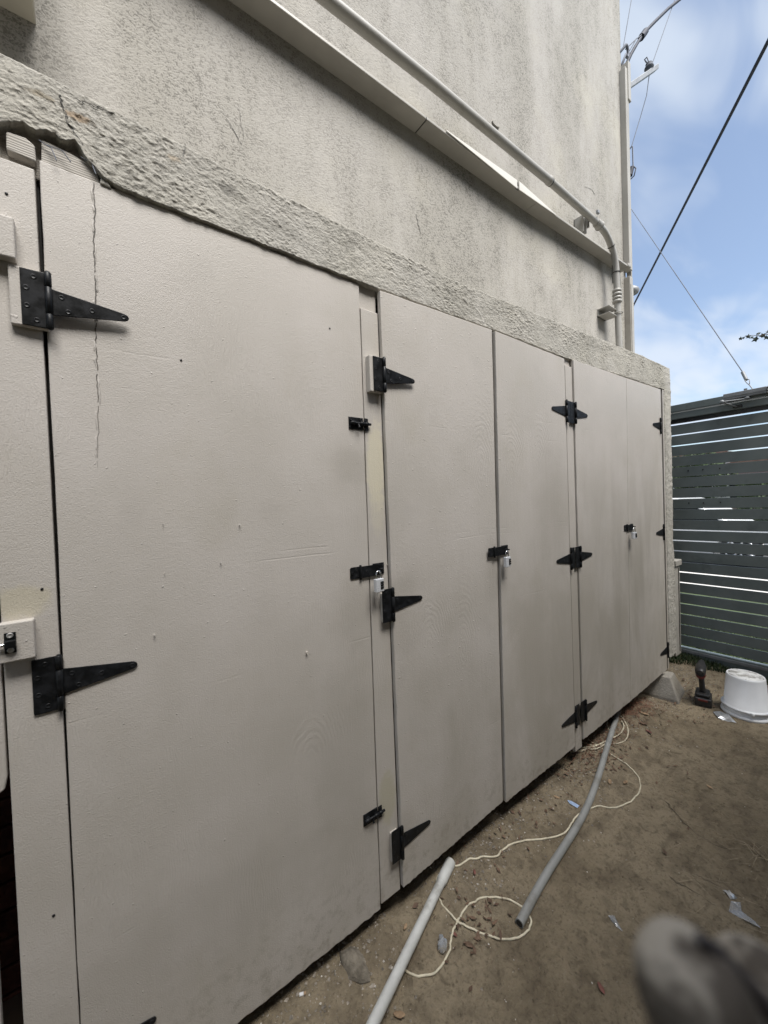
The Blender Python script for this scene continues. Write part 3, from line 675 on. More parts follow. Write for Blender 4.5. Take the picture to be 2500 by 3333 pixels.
def slide_bolt(x, z, y):
    h = sub('boltplate', 'slide_bolt', lambda: MB().box((0, -0.002, -0.0195), (0.055, 0, 0.0195)).mesh('slide_bolt'), M['black'], cab, (x, y, z), 0.0007)
    sub('boltkeeper', 'keeper_plate', lambda: MB().box((0.058, -0.002, -0.0205), (0.073, 0, 0.0195)).mesh('keeper_plate'), M['black'], h, (0, -0.002, 0), 0.0007)
    sub('boltrod', 'rod', lambda: MB().lathe((0, -0.0075, 0), [(0.003, 0.004), (0.0043, 0.006), (0.0043, 0.080), (0.003, 0.082)], 12, axis='x').mesh('rod'), M['black'], h)
    def sleeves():
        b = MB()
        for a, c in ((0.006, 0.022), (0.040, 0.056), (0.059, 0.072)): b.lathe((0, -0.0075, 0), [(0.0052, a), (0.0064, a + 0.001), (0.0064, c - 0.001), (0.0052, c)], 12, axis='x'); b.box((a, -0.006, -0.0075), (c, -0.001, 0.0075))
        return b.mesh('sleeve')
    sub('boltsleeve', 'sleeve', sleeves, M['black'], h)
    sub('boltknob', 'knob', lambda: MB().tube([(0.032, -0.0075, 0), (0.032, -0.012, -0.009), (0.032, -0.014, -0.014)], [0.003, 0.003, 0.004], 8).mesh('knob'), M['black'], h)
    for sx, sz in ((0.008, 0.0135), (0.008, -0.0135), (0.048, 0.0135), (0.065, 0.013), (0.065, -0.014)): sub('screw', 'screw', screw_mesh, M['screw'], h, (sx, -0.0022 - 0.002 * (sx > 0.06), sz))
    return h
slide_bolt(0.655, 1.606, -0.0005); slide_bolt(0.655, 0.318, -0.0005)

# latch on its wooden block, and the two blocks of the left door
shim(-0.158, -0.107, 1.064, 1.140, -0.022, 0.0005); shim(-0.26, -0.1045, 1.846, 1.925, -0.022, 0.0005)
lt = MB().box((-0.150, -0.0245, 1.082), (-0.133, -0.0222, 1.122)).build('latch', M['black'], cab, bevel=0.001)
MB().box((-0.1495, -0.034, 1.094), (-0.1325, -0.0248, 1.1085)).build('keeper', M['black'], lt, bevel=0.002)
MB().lathe((-0.19, -0.029, 1.101), [(0.0032, 0.0), (0.0032, 0.045)], 10, axis='x').build('rod', M['chrome'], lt)
for dz in (1.1165, 1.088): link('screw', shared('screw', screw_mesh).copy(), None, lt, (-0.1415, -0.0246, dz)).data.materials.append(M['brightscrew'])
for o in lt.children:
    if o.name.startswith('screw'): o.data.materials.clear(); o.data.materials.append(M['brightscrew'])
# stray nail heads and paint crumbs
for x, z, y in ((-0.115, 1.98, 0.0), (-0.112, 1.875, 0.0), (-0.094, 1.195, 0.0), (-0.103, 0.52, 0.0), (0.757, 1.90, 0.006), (0.60, 1.89, 0.0), (0.182, 1.712, 0.0), (0.757, 1.20, 0.006)):
    link('nail_head', shared('nail', lambda: MB().lathe((0, 0, 0), [(0.0028, 0.0), (0.0026, 0.0012), (0.0006, 0.0014)], 8, axis='y').mesh('nail_head')), M['screw'], cab, (x, y, z))
def crumb(px, py, s, mat='pebble_pale'):
    p = atY(px, py, 0.0); rnd = random.Random(int(px)); pts = [(p.x + s * rnd.uniform(.5, 1) * math.cos(a), p.z + s * 1.8 * rnd.uniform(.5, 1) * math.sin(a)) for a in np.linspace(0, 2 * math.pi, 7)[:-1]]
    MB().prism(pts, 'y', -0.0055, -0.0005).build('paint_chip', M[mat], cab)
crumb(1380, 2578, 0.0055); crumb(1388, 2565, 0.004); crumb(1480, 1832, 0.004); crumb(998, 2123, 0.0035); crumb(1260, 1838, 0.0025)
for i_ in range(12):
    r_ = random.Random(100 + i_); crumb(r_.uniform(260, 2120), r_.uniform(1250, 2250), r_.choice((0.0010, 0.0013, 0.0017)), 'chip')
crumb(1660, 1620, 0.003); crumb(1468, 1700, 0.0025)

# ------------------------------------------------------------------ padlocks (hang in the hasps: things of their own)
def padlock(x, z, y, label, rot):
    t = thing('padlock', label, 'padlock', (x, y, z), 'combination padlocks on the doors'); t.rotation_euler = (0, 0, rot)
    sub('lockbody', 'body', lambda: MB().box((-0.0165, -0.0075, -0.043), (0.0165, 0.0075, 0.0)).mesh('body'), M['alu'], t, bev=0.0022)
    def shackle():
        pts = [(-0.0095, 0, -0.003), (-0.0095, 0, 0.014)] + [(-0.0095 * math.cos(a), 0, 0.014 + 0.011 * math.sin(a)) for a in np.linspace(0.25, math.pi - 0.25, 9)] + [(0.0095, 0, 0.014), (0.0095, 0, -0.003)]
        return MB().tube(pts, 0.0026, 8).mesh('shackle')
    sub('lockshackle', 'shackle', shackle, M['chrome'], t)
    for k in range(3):
        sub('lockdial', 'dial', lambda: MB().lathe((0, 0, 0), [(0.0035, -0.0065), (0.0045, -0.006), (0.0045, 0.006), (0.0035, 0.0065)], 10, axis='x').mesh('dial'), M['black'], t, (0.0075, -0.0058, -0.0125 - k * 0.0085))
    return t
padlock(0.730, 1.1015, -0.030, 'silver combination padlock on the left door, nearest and largest', 0.10)
padlock(1.394, 1.101, -0.046, 'silver combination padlock on the middle pair of doors', 0.05)
padlock(2.712, 1.112, -0.042, 'silver combination padlock on the far right pair of doors', -0.25)

# ================================================================== DUCT COVERS AND CONDUIT ON THE BUILDING WALL
dc = thing('duct_cover', 'painted sheet-metal duct cover running along the stucco wall under the pipe', 'duct cover', (0.5, 0.27, 3.0))
def chan(x0, x1, z0a, z1a, z0b, z1b, y0, y1, name='cover_section', bev=0.006):
    """box section whose height runs from (z0a,z1a) at x0 to (z0b,z1b) at x1"""
    b = MB().add([(x0, y0, z0a), (x0, y1, z0a), (x0, y1, z1a), (x0, y0, z1a), (x1, y0, z0b), (x1, y1, z0b), (x1, y1, z1b), (x1, y0, z1b)],
                 [(0, 1, 2, 3), (7, 6, 5, 4), (0, 4, 5, 1), (1, 5, 6, 2), (2, 6, 7, 3), (3, 7, 4, 0)])
    return b.build(name, M['cover'], dc, bevel=bev)
ZC = lambda x: float(np.interp(x, [-1.6, 0.5, 1.3, 2.4, 3.41], [3.0, 3.017, 3.034, 3.045, 3.100]))
def ledge(x0, x1, name='cover_section', hgt=0.014, y0=0.193): return chan(x0, x1, ZC(x0), ZC(x0) + hgt, ZC(x1), ZC(x1) + hgt, y0, 0.2725, name, 0.003)
ledge(-1.6, 1.2385); ledge(1.2425, 2.10, y0=0.1935); ledge(2.1005, 3.335, y0=0.193)
# lid sprung up from the front edge, in two lengths with a slot between
chan(1.36, 1.905, ZC(1.36) + 0.010, ZC(1.36) + 0.0145, ZC(1.905) - 0.008, ZC(1.905) + 0.036, 0.1885, 0.1922, 'lifted_lid', 0.0).data.materials[0] = M['lid']
chan(1.925, 2.30, ZC(1.925) - 0.006, ZC(1.925) + 0.040, ZC(2.30) + 0.008, ZC(2.30) + 0.013, 0.1885, 0.1922, 'lifted_lid', 0.0).data.materials[0] = M['lid']
chan(1.903, 1.927, ZC(1.91) - 0.005, ZC(1.91) + 0.034, ZC(1.925) - 0.005, ZC(1.925) + 0.036, 0.1955, 0.199, 'slot', 0.0).data.materials[0] = M['seam']
chan(3.337, 3.395, 3.098, 3.125, 3.101, 3.128, 0.188, 0.2725, 'end_cap', 0.006)
chan(1.2385, 1.2425, ZC(1.24) + 0.0006, ZC(1.24) + 0.012, ZC(1.24) + 0.0006, ZC(1.24) + 0.012, 0.1945, 0.2715, 'joint', 0.0).data.materials[0] = M['seam']
dv = thing('duct_cover', 'painted vertical duct cover running up the corner of the stucco building', 'duct cover', (3.49, 0.27, 2.3))
MB().box((3.464, 0.226, 2.27), (3.520, 0.2715, 3.085)).build('cover_section', M['cover'], dv, bevel=0.004)
MB().box((3.464, 0.226, 3.14), (3.520, 0.2715, 4.71)).build('cover_section', M['cover'], dv, bevel=0.004)
MB().box((3.472, 0.2215, 2.345), (3.514, 0.2255, 3.02)).build('cover_lid', M['cover'], dv, bevel=0.001)
MB().box((3.523, 0.236, 2.25), (3.538, 0.2715, 4.46)).build('cover_section', M['cover'], dv, bevel=0.003)
MB().box((3.500, 0.2175, 4.47), (3.545, 0.2755, 4.77)).build('top_hood', M['cover'], dv, bevel=0.004)

cp = thing('conduit_pipe', 'round painted conduit pipe along the wall bending down at the corner', 'pipe', (0.7, 0.19, 3.18))
YP = 0.187; R = 0.0225
path = [(-1.6, YP, 3.10), (0.75, YP, 3.180), (1.264, YP, 3.203), (2.229, YP, 3.222)]
MB().tube(path, R, 20).build('pipe', M['conduit'], cp)
arc = [(2.229, YP, 3.222), (2.80, YP, 3.217)] + [(2.868 + 0.25 * math.sin(a), YP, 2.962 + 0.25 * math.cos(a)) for a in np.linspace(0.02, math.pi / 2, 12)] + [(3.120, YP, 2.85), (3.142, YP, 2.25)]
MB().tube(arc, R * 0.93, 20).build('pipe', M['conduit'], cp)
MB().lathe((2.229, YP, 3.222), [(R, -0.012), (R * 1.10, -0.008), (R * 1.10, 0.008), (R, 0.012)], 20, axis='x').build('coupling', M['conduit'], cp)
MB().lathe((2.243, YP, 3.222), [(R * 1.06, -0.003), (R * 1.06, 0.003)], 20, axis='x').build('joint', M['seam'], cp)
def ring(c, d, r0, L, name='coupling', mat='conduit'):
    c = Vector(c); d = Vector(d).normalized(); MB().tube([c - d * L / 2, c - d * L / 2.6, c + d * L / 2.6, c + d * L / 2], [r0 * 0.97, r0 * 1.08, r0 * 1.08, r0 * 0.97], 20).build(name, M[mat], cp)
ring((2.845, YP, 3.213), (1, 0, -0.06), R * 1.10, 0.055); ring((2.868, YP, 3.2115), (1, 0, -0.1), R * 1.26, 0.010, 'clamp_ring')
ring((3.0455, YP, 3.138), (0.7, 0, -0.7), R * 1.02, 0.006, 'joint', 'seam'); ring((3.118, YP, 2.975), (0, 0, -1), R * 1.04, 0.006, 'joint', 'seam')
for k in range(4): ring((3.1205, YP, 2.842 - k * 0.026), (0, 0, -1), R * (1.22 + 0.06 * (k % 2)), 0.018, 'fitting')
# hanging bracket and side bracket
def bracket(x, z, w, hh, name='bracket'):
    b = MB(); t = 0.004
    b.box((x - w / 2, 0.205, z - hh / 2), (x - w / 2 + t, 0.272, z + hh / 2)).box((x + w / 2 - t, 0.205, z - hh / 2), (x + w / 2, 0.272, z + hh / 2)).box((x - w / 2, 0.264, z - hh / 2), (x + w / 2, 0.2725, z + hh / 2))
    b.build(name, M['conduit'], cp, bevel=0.001)
bracket(2.70, 3.17, 0.045, 0.11); bracket(2.755, 3.20, 0.012, 0.06)
b = MB(); b.box((2.985, 0.185, 2.655), (3.115, 0.272, 2.660)); b.box((2.985, 0.185, 2.700), (3.115, 0.272, 2.705)); b.box((2.985, 0.262, 2.655), (3.115, 0.272, 2.705)); b.build('side_bracket', M['conduit'], cp, bevel=0.001)
MB().tube([(3.10, 0.20, 2.682)] + [(3.129 + 0.030 * math.cos(a), YP + 0.030 * math.sin(a), 2.682) for a in np.linspace(-2.6, 0.6, 10)], 0.0035, 8).build('strap_band', M['conduit'], cp)
MB().box((2.768, 0.150, 3.240), (2.792, 0.166, 3.262)).build('bolt_head', M['galv'], cp, bevel=0.003)
MB().tube([(3.098, 0.205, 3.03), (3.094, 0.206, 2.96), (3.10, 0.205, 2.90)], 0.003, 6).build('ground_wire', M['seam'], cp)

hood = MB().box((-0.9, 0.02, 2.602), (-0.071, 0.275, 3.2)).build('vent_hood', M['hood'], None, bevel=0.004)
tag(hood, 'beige sheet-metal box on the wall at the top left corner', 'box')

# ================================================================== SERVICE CABLES AND WIRES IN THE SKY
def wire(name, pts, r, label, cat, mat='wire', sag=0.0, n=14, grp=None):
    P = [Vector(p) for p in pts]; path = []
    for a, b in zip(P[:-1], P[1:]):
        for k in range(n): t = k / n; path.append(a.lerp(b, t) - Vector((0, 0, sag * 4 * t * (1 - t))))
    path.append(P[-1]); o = MB().tube(path, r, 8).build(name, M[mat]); return tag(o, label, cat, grp)
def on_line(a, b, t): return a + (b - a) * t
_ca, _cb = atX(2500, 135, 5.0), atX(2060, 998, 9.0)
wire('power_cable', [on_line(_ca, _cb, -3.0), _ca, _cb, on_line(_ca, _cb, 4.0)], 0.016, 'thick dark cable crossing the sky diagonally', 'cable', n=6)
gw = thing('guy_wire', 'thin steel stay wire with clamp running down to the gate top', 'wire', tuple(atX(2458, 1276, 4.1)))
def part_tube(parent, name, pts, r, mat, n=8): return MB().tube([Vector(p) for p in pts], r, n).build(name, M[mat], parent)
part_tube(gw, 'wire', [on_line(atX(2418, 1212, 4.25), atX(2050, 673, 6.0), 3.0), atX(2418, 1212, 4.25)], 0.0035, 'steelwire')
part_tube(gw, 'clamp', [atX(2417, 1211, 4.25), atX(2430, 1237, 4.22)], 0.012, 'galv')
part_tube(gw, 'loop', [atX(2428, 1232, 4.22), atX(2440, 1236, 4.19), atX(2440, 1250, 4.17), atX(2434, 1250, 4.18), atX(2424, 1238, 4.2)], 0.003, 'galv')
part_tube(gw, 'tail', [atX(2437, 1250, 4.175), atX(2458, 1276, 4.1)], 0.004, 'galv')

sd = thing('service_drop', 'service cable bracket with eye hook and looped clamp at the building corner', 'cable', tuple(atY(2040, 200, 0.26)))
e = atY(2027, 168, 0.262)
part_tube(sd, 'eye_hook', [e + Vector((-0.03, 0.02, -0.02))] + [e + Vector((0.022 + 0.03 * math.cos(a), -0.02, 0.045 * math.sin(a))) for a in np.linspace(2.6, -2.2, 10)] + [e + Vector((0.0, 0.01, -0.10))], 0.010, 'steelwire')
part_tube(sd, 'drop_cable', [atY(2042, 203, 0.27), atX(2053, 178, 3.66), atX(2070, 148, 3.75), atX(2092, 112, 3.9), atX(2130, 72, 4.1), atX(2175, 28, 4.35), atX(2235, -20, 4.7), atX(2400, -160, 6.5), atX(2600, -330, 12.0)], 0.013, 'wire')
part_tube(sd, 'clamp', [atX(2087, 122, 3.86), atX(2101, 103, 3.95)], 0.026, 'wire')
part_tube(sd, 'bail', [atX(2036, 160, 3.62), atX(2072, 126, 3.75), atX(2090, 112, 3.86)], 0.004, 'steelwire', 6)
part_tube(sd, 'bail', [atX(2049, 165, 3.64), atX(2058, 150, 3.68), atX(2072, 125, 3.75)], 0.004, 'steelwire', 6)
ma = thing('antenna_arm', 'short metal arm with insulator sticking out from the building corner', 'bracket', tuple(atX(2040, 285, 3.6)))
A0, A1 = atX(2034, 291, 3.58), atX(2136, 221, 4.05)
dd = (A1 - A0).normalized(); sx = dd.cross(Vector((0, 0, 1))).normalized() * 0.022; sz = Vector((0, 0, 0.022))
vs = [A0 + sx * a + sz * c for a, c in ((-1, -1), (1, -1), (1, 1), (-1, 1))] + [A1 + sx * a + sz * c for a, c in ((-1, -1), (1, -1), (1, 1), (-1, 1))]
MB().add(vs, [(3, 2, 1, 0), (4, 5, 6, 7), (0, 1, 5, 4), (1, 2, 6, 5), (2, 3, 7, 6), (3, 0, 4, 7)]).build('arm', M['galv'], ma, bevel=0.003)
i0 = atX(2113, 232, 3.94)
MB().lathe(i0, [(0.02, -0.01), (0.022, 0.02), (0.036, 0.028), (0.03, 0.04), (0.018, 0.05), (0.026, 0.062), (0.012, 0.075)], 14).build('insulator', M['steelwire'], ma)
part_tube(ma, 'wire_loop', [atX(2112, 212, 3.94), atX(2102, 200, 3.94), atX(2098, 194, 3.94), atX(2106, 186, 3.94), atX(2113, 205, 3.94)], 0.005, 'steelwire', 6)
wire('thin_wire', [atX(2028, 158, 3.62), atX(2057, -10, 3.9), on_line(atX(2028, 158, 3.62), atX(2057, -10, 3.9), 9.0)], 0.003, 'thin wire rising from the eye hook at the building corner', 'wire', 'steelwire', n=3)
wire('thin_wire', [atX(2121, 214, 3.95), atX(2196, 0, 4.5), on_line(atX(2121, 214, 3.95), atX(2196, 0, 4.5), 9.0)], 0.003, 'thin wire rising from the tip of the metal arm', 'wire', 'steelwire', n=3)
wire('thin_wire', [atX(2113, 246, 3.95), atX(2105, 310, 3.93), atX(2085, 380, 3.9), atX(2056, 476, 3.8)], 0.003, 'thin wire hanging from the metal arm down to the glass insulator', 'wire', 'steelwire', n=3)
gi = thing('glass_insulator', 'small pale glass insulator on a hook beside the vertical duct cover', 'insulator', tuple(atX(2058, 560, 3.75)))
part_tube(gi, 'hook', [atX(2044, 493, 3.75), atX(2056, 477, 3.75), atX(2059, 478, 3.75), atX(2061, 540, 3.75), atX(2070, 548, 3.75), atX(2064, 572, 3.75), atX(2056, 580, 3.75), atX(2044, 590, 3.72)], 0.005, 'steelwire', 6)
c0 = atX(2078, 533, 3.75)
b = MB().lathe((0, 0, 0), [(0.012, -0.045), (0.034, -0.03), (0.042, 0.0), (0.036, 0.02), (0.04, 0.032), (0.024, 0.05)], 16); o = b.build('glass_bell', M['glass'], gi)
o.location = c0 - gi.location; o.rotation_euler = (0.3, 1.1, 0.2)
part_tube(gi, 'knob', [atX(2051, 572, 3.73), atX(2057, 545, 3.75)], 0.018, 'wire', 8)
lamp = MB().lathe(atX(2055, 945, 3.66), [(0.05, -0.03), (0.06, -0.01), (0.05, 0.01), (0.025, 0.03)], 16).build('wall_lamp_cap', M['galv']); tag(lamp, 'small domed fitting peeking past the vertical duct cover', 'fitting')

# ================================================================== GATE
GX = 4.10; YA, YB = 0.62, -2.20
gate = thing('slatted_gate', 'dark grey metal gate of horizontal slats at the end of the yard', 'gate', (GX, -0.9, GZ))
sm = {}
for k in range(21):
    zt = 1.943 - 0.0923 * k
    o = link('slat', shared('slat', lambda: MB().box((0, YB + 0.9, -0.0828), (0.012, YA + 0.9, 0)).mesh('slat')), M['gate'], gate, (random.uniform(-0.001, 0.001), 0, zt - GZ)); add_bevel(o, 0.0015)
MB().box((GX - 0.012, YB, -0.128), (GX + 0.035, YA, -0.006)).build('bottom_rail', M['gate'], gate, bevel=0.003)
MB().box((GX - 0.020, YB, -0.046), (GX - 0.0125, YA, -0.020)).build('kick_strip', M['galv'], gate, bevel=0.002)
MB().box((GX - 0.012, YB, 1.992), (GX + 0.035, YA, 2.046)).build('top_rail', M['gate'], gate, bevel=0.004)
MB().box((GX + 0.005, YB, 1.958), (GX + 0.030, YA, 1.9915)).build('rail_shade_strip', M['tool'], gate)  # black strip, the shade under the top rail put into colour
for y in (0.52, -2.12): MB().box((GX + 0.023, y, GZ), (GX + 0.063, y + 0.04, 2.04)).build('upright', M['gate'], gate, bevel=0.002)
for y in (0.045, -0.055, -0.165):
    for z in (1.55, 1.272): link('bolt_head', shared('gbolt', lambda: MB().box((-0.004, -0.004, -0.006), (0, 0.004, 0.006)).mesh('bolt_head')), M['tool'], gate, (-0.0005, y + 0.9, z - GZ - 0.012))
hb = thing('gate_header', 'dark metal header beam spanning above the slatted gate', 'beam', (GX, -0.9, 2.05))
MB().box((GX - 0.02, -2.29, 2.057), (GX + 0.06, 0.72, 2.117)).build('beam', M['gate'], hb, bevel=0.004)
for y in (0.64, -2.285): MB().box((GX - 0.02, y, GZ), (GX + 0.06, y + 0.08, 2.0565)).build('upright', M['gate'], hb, bevel=0.004)
gc = thing('gate_closer', 'silver hydraulic closer with folding arm on the gate header', 'door closer', (GX - 0.03, -0.33, 2.08))
MB().box((GX - 0.060, -0.455, 2.072), (GX - 0.021, -0.205, 2.122)).build('body', M['galv'], gc, bevel=0.004)
MB().box((GX - 0.063, -0.470, 2.072), (GX - 0.018, -0.4555, 2.124)).build('end_cap', M['alu'], gc, bevel=0.006)
for z in (2.087, 2.108): MB().lathe((GX - 0.0632, -0.4625, z), [(0.0065, 0.0), (0.0065, -0.002)], 10, axis='x').build('cap_hole', M['tool'], gc)
MB().box((GX - 0.0645, -0.452, 2.092), (GX - 0.0605, -0.208, 2.100)).build('rib', M['galv'], gc)
MB().tube([(GX - 0.055, -0.345, 2.055), (GX - 0.095, -0.205, 2.057)], 0.006, 8).build('arm', M['galv'], gc)
MB().tube([(GX - 0.095, -0.205, 2.055), (GX - 0.030, -0.278, 2.012)], 0.006, 8).build('arm', M['galv'], gc)
MB().lathe((GX - 0.05, -0.345, 2.05), [(0.010, 0.0), (0.018, 0.004), (0.018, 0.016), (0.010, 0.022)], 14).build('spindle', M['galv'], gc)
MB().lathe((GX - 0.095, -0.205, 2.045), [(0.008, 0.0), (0.013, 0.003), (0.013, 0.022), (0.008, 0.026)], 12).build('pivot', M['galv'], gc)
MB().box((GX - 0.030, -0.310, 2.006), (GX - 0.0125, -0.255, 2.026)).build('foot', M['tool'], gc, bevel=0.003)
MB().box((GX - 0.046, -0.345, 2.1225), (GX - 0.030, -0.325, 2.138)).build('valve', M['galv'], gc, bevel=0.002)

ub = thing('utility_box', 'slim beige metal box on the end of the cabinet beside the gate', 'box', (3.62, 0.08, 0.1))
MB().box((3.575, 0.004, 0.075), (3.692, 0.22, 0.775)).build('housing', M['cover'], ub, bevel=0.004)
MB().box((3.575, -0.008, 0.778), (3.706, 0.235, 0.825)).build('lid', M['cover'], ub, bevel=0.006)
MB().box((3.655, 0.0005, 0.10), (3.664, 0.0035, 0.76)).build('edge_seam', M['seam'], ub)

# ================================================================== BEYOND THE GATE
car = thing('parked_car', 'white parked car glimpsed through the gate slats', 'car', (10.9, 2.2, GZ - 0.04))
def build_car():
    cx, z0 = 10.3, GZ - 0.04; y0 = 0.0
    side = [(0.0, .32), (0.02, .62), (0.12, .74), (0.95, .84), (1.55, 1.28), (1.95, 1.42), (3.05, 1.43), (3.7, 1.18), (4.15, .93), (4.4, .88), (4.45, .5), (4.38, .3)]
    lower = [(3.98, .22), (3.92, .42), (3.8, .55), (3.62, .62), (3.44, .62), (3.26, .55), (3.14, .42), (3.08, .22), (1.32, .22), (1.26, .42), (1.14, .55), (.96, .62), (.80, .62), (.62, .55), (.5, .42), (.44, .22)]
    pts = [(y0 + a, z0 + b_) for a, b_ in side + lower]
    MB().prism(pts, 'x', cx, cx + 1.75).build('body', M['carpaint'], car, bevel=0.05, seg=3)
    MB().prism([(y0 + a, z0 + b_) for a, b_ in ((1.15, .90), (1.62, 1.24), (1.98, 1.36), (2.35, 1.37), (2.35, .90))], 'x', cx - 0.012, cx + 0.02).build('window', M['carglass'], car)
    MB().prism([(y0 + a, z0 + b_) for a, b_ in ((2.43, .90), (2.43, 1.37), (3.02, 1.37), (3.55, 1.15), (3.75, .92))], 'x', cx - 0.012, cx + 0.02).build('window', M['carglass'], car)
    for wy in (0.89, 3.53):
        c = (cx + 0.11, y0 + wy, z0 + 0.33)
        w = MB().lathe(c, [(0.24, -0.11), (0.315, -0.10), (0.33, -0.05), (0.33, 0.08), (0.3, 0.1)], 32, axis='x').build('wheel', M['tyre'], car)
        b_ = MB(); b_.lathe(c, [(0.045, -0.118), (0.05, -0.10)], 14, axis='x')
        for k in range(7):
            a = 2 * math.pi * k / 7; b_.tube([(c[0] - 0.112, c[1] + 0.03 * math.cos(a), c[2] + 0.03 * math.sin(a)), (c[0] - 0.112, c[1] + 0.225 * math.cos(a), c[2] + 0.225 * math.sin(a))], 0.022, 6)
        b_.tube([(c[0] - 0.112, c[1] + 0.225 * math.cos(t), c[2] + 0.225 * math.sin(t)) for t in np.linspace(0, 2 * math.pi, 25)], 0.018, 6)
        b_.build('rim', M['rim'], w)
    MB().box((cx - 0.01, y0 + 0.02, z0 + 0.62), (cx + 0.25, y0 + 0.20, z0 + 0.72)).build('tail_lamp', M['redlamp'], car, bevel=0.02)
    MB().box((cx - 0.01, y0 + 4.2, z0 + 0.68), (cx + 0.25, y0 + 4.42, z0 + 0.80)).build('headlight', M['alu'], car, bevel=0.02)
    MB().box((cx - 0.02, y0 + 2.16, z0 + 0.78), (cx + 0.01, y0 + 2.32, z0 + 0.81)).build('door_handle', M['carpaint'], car, bevel=0.008)
    MB().box((cx - 0.14, y0 + 3.3, z0 + 0.92), (cx + 0.01, y0 + 3.46, z0 + 1.04)).build('wing_mirror', M['carpaint'], car, bevel=0.03)
build_car()
def house(name, label, x, y, w, d, hgt, mat, roof=0.9):
    t = thing(name, label, 'house', (x, y, GZ))
    MB().box((x, y - w / 2, GZ), (x + d, y + w / 2, hgt)).build('wall', M[mat], t)
    rf = MB().prism([(y - w / 2 - .3, hgt + .01), (y + w / 2 + .3, hgt + .01), (y, hgt + roof)], 'x', x - .3, x + d + .3).build('roof', M['rooftile'], t)
    for k in range(3):
        yy = y - w / 2 + w * (k + 0.5) / 3
        if k == 1:
            dr = MB().box((x - 0.05, yy - 0.45, GZ), (x - 0.002, yy + 0.45, 1.95)).build('door', M['gate'], t); MB().box((x - 0.09, yy + 0.3, 0.85), (x - 0.052, yy + 0.36, 0.95)).build('handle', M['galv'], dr)
        else:
            wn = MB().box((x - 0.05, yy - 0.6, 0.8), (x - 0.002, yy + 0.6, 2.0)).build('window', M['white'], t); MB().box((x - 0.062, yy - 0.53, 0.87), (x - 0.052, yy + 0.53, 1.93)).build('pane', M['carglass'], wn)
    return t
house('far_house', 'pale white house across the street seen through the gate gaps', 20.5, 6.6, 7.0, 6.0, 2.9, 'white')
house('far_house', 'pinkish house across the street seen through the gate gaps', 19.5, 1.2, 3.4, 6.0, 2.35, 'pink', 0.5)

def leaf_cloud(n, fn, size, seed, flat=0.4):
    rnd = np.random.default_rng(seed); C = fn(rnd, n); m = len(C)
    a = rnd.normal(size=(m, 3)); a /= np.linalg.norm(a, axis=1)[:, None]; b = rnd.normal(size=(m, 3)); b -= a * (a * b).sum(1)[:, None]; b /= np.linalg.norm(b, axis=1)[:, None]
    s = size * rnd.uniform(0.6, 1.3, (m, 1)); V = np.stack([C - a * s, C + b * s * 0.5, C + a * s, C - b * s * 0.5], 1).reshape(-1, 3)
    me = bpy.data.meshes.new('leaves'); me.vertices.add(m * 4); me.vertices.foreach_set('co', V.astype(np.float32).ravel())
    me.loops.add(m * 4); me.loops.foreach_set('vertex_index', np.arange(m * 4, dtype=np.int32)); me.polygons.add(m)
    me.polygons.foreach_set('loop_start', np.arange(m, dtype=np.int32) * 4); me.polygons.foreach_set('loop_total', np.full(m, 4, np.int32)); me.update(calc_edges=True); me.validate(); return me
def hedge(label, x, y, w, d, hgt, seed):
    t = thing('hedge', label, 'hedge', (x, y, GZ))
    def fn(r, n):
        p = r.uniform(-1, 1, (n, 3)); k = np.abs(p).max(1) ** 0.3
        bump = 0.75 + 0.35 * fbm(p[:, 1] * w * 0.9 + 9, p[:, 0] * 2, 0, 3, seed)
        return np.stack([p[:, 0] * d / 2, p[:, 1] * w / 2, (p[:, 2] * .5 + .5) * hgt * bump], 1)
    me = leaf_cloud(4200, fn, 0.075, seed); link('foliage', me, M['leaf'], t)
    b_ = MB()
    for k in range(5): yy = (k - 2) * w / 5.5; b_ = MB().tube([(x, y + yy, GZ), (x + .05, y + yy + .1, GZ + hgt * .4), (x, y + yy - .1, GZ + hgt * .7)], [.05, .035, .015], 7); b_.build('stem', M['bark'], t)
hedge('leafy green hedge behind the parked car at its left', 15.4, 4.9, 3.0, 1.0, 2.3, 3)
hedge('leafy green hedge behind the parked car at its right', 15.6, 0.6, 2.6, 1.0, 2.0, 5)
def tree(label, x, y, hgt, cr, seed):
    t = thing('street_tree', label, 'tree', (x, y, GZ)); rnd = random.Random(seed)
    MB().tube([(x, y, GZ), (x + .05, y + .04, GZ + hgt * .3), (x - .04, y, GZ + hgt * .55), (x, y, GZ + hgt * .8)], [.14, .11, .08, .03], 9).build('trunk', M['bark'], t)
    cl = [(rnd.uniform(-1, 1) * cr * .6, rnd.uniform(-1, 1) * cr * .7, hgt * .72 + rnd.uniform(-.5, .5) * cr, rnd.uniform(.35, .6) * cr) for _ in range(14)]
    for c in cl[:6]: MB().tube([(x, y, GZ + hgt * .45), (x + c[0] * .5, y + c[1] * .5, GZ + hgt * .6), (x + c[0], y + c[1], GZ + c[2])], [.05, .035, .01], 6).build('limb', M['bark'], t)
    def fn(r, n):
        k = r.integers(0, len(cl), n); c = np.array(cl)[k]; v = r.normal(size=(n, 3)); v /= np.linalg.norm(v, axis=1)[:, None]
        return c[:, :3] + v * c[:, 3:] * r.uniform(0.3, 1, (n, 1)) ** 0.5
    link('crown', leaf_cloud(3600, fn, 0.08, seed), M['leaf'], t)
tree('street tree beyond the gate, low crown behind the far houses', 17.5, 3.3, 2.9, 1.1, 11)
tree('street tree beyond the gate, at the right edge', 17.0, -0.9, 3.0, 1.2, 12)

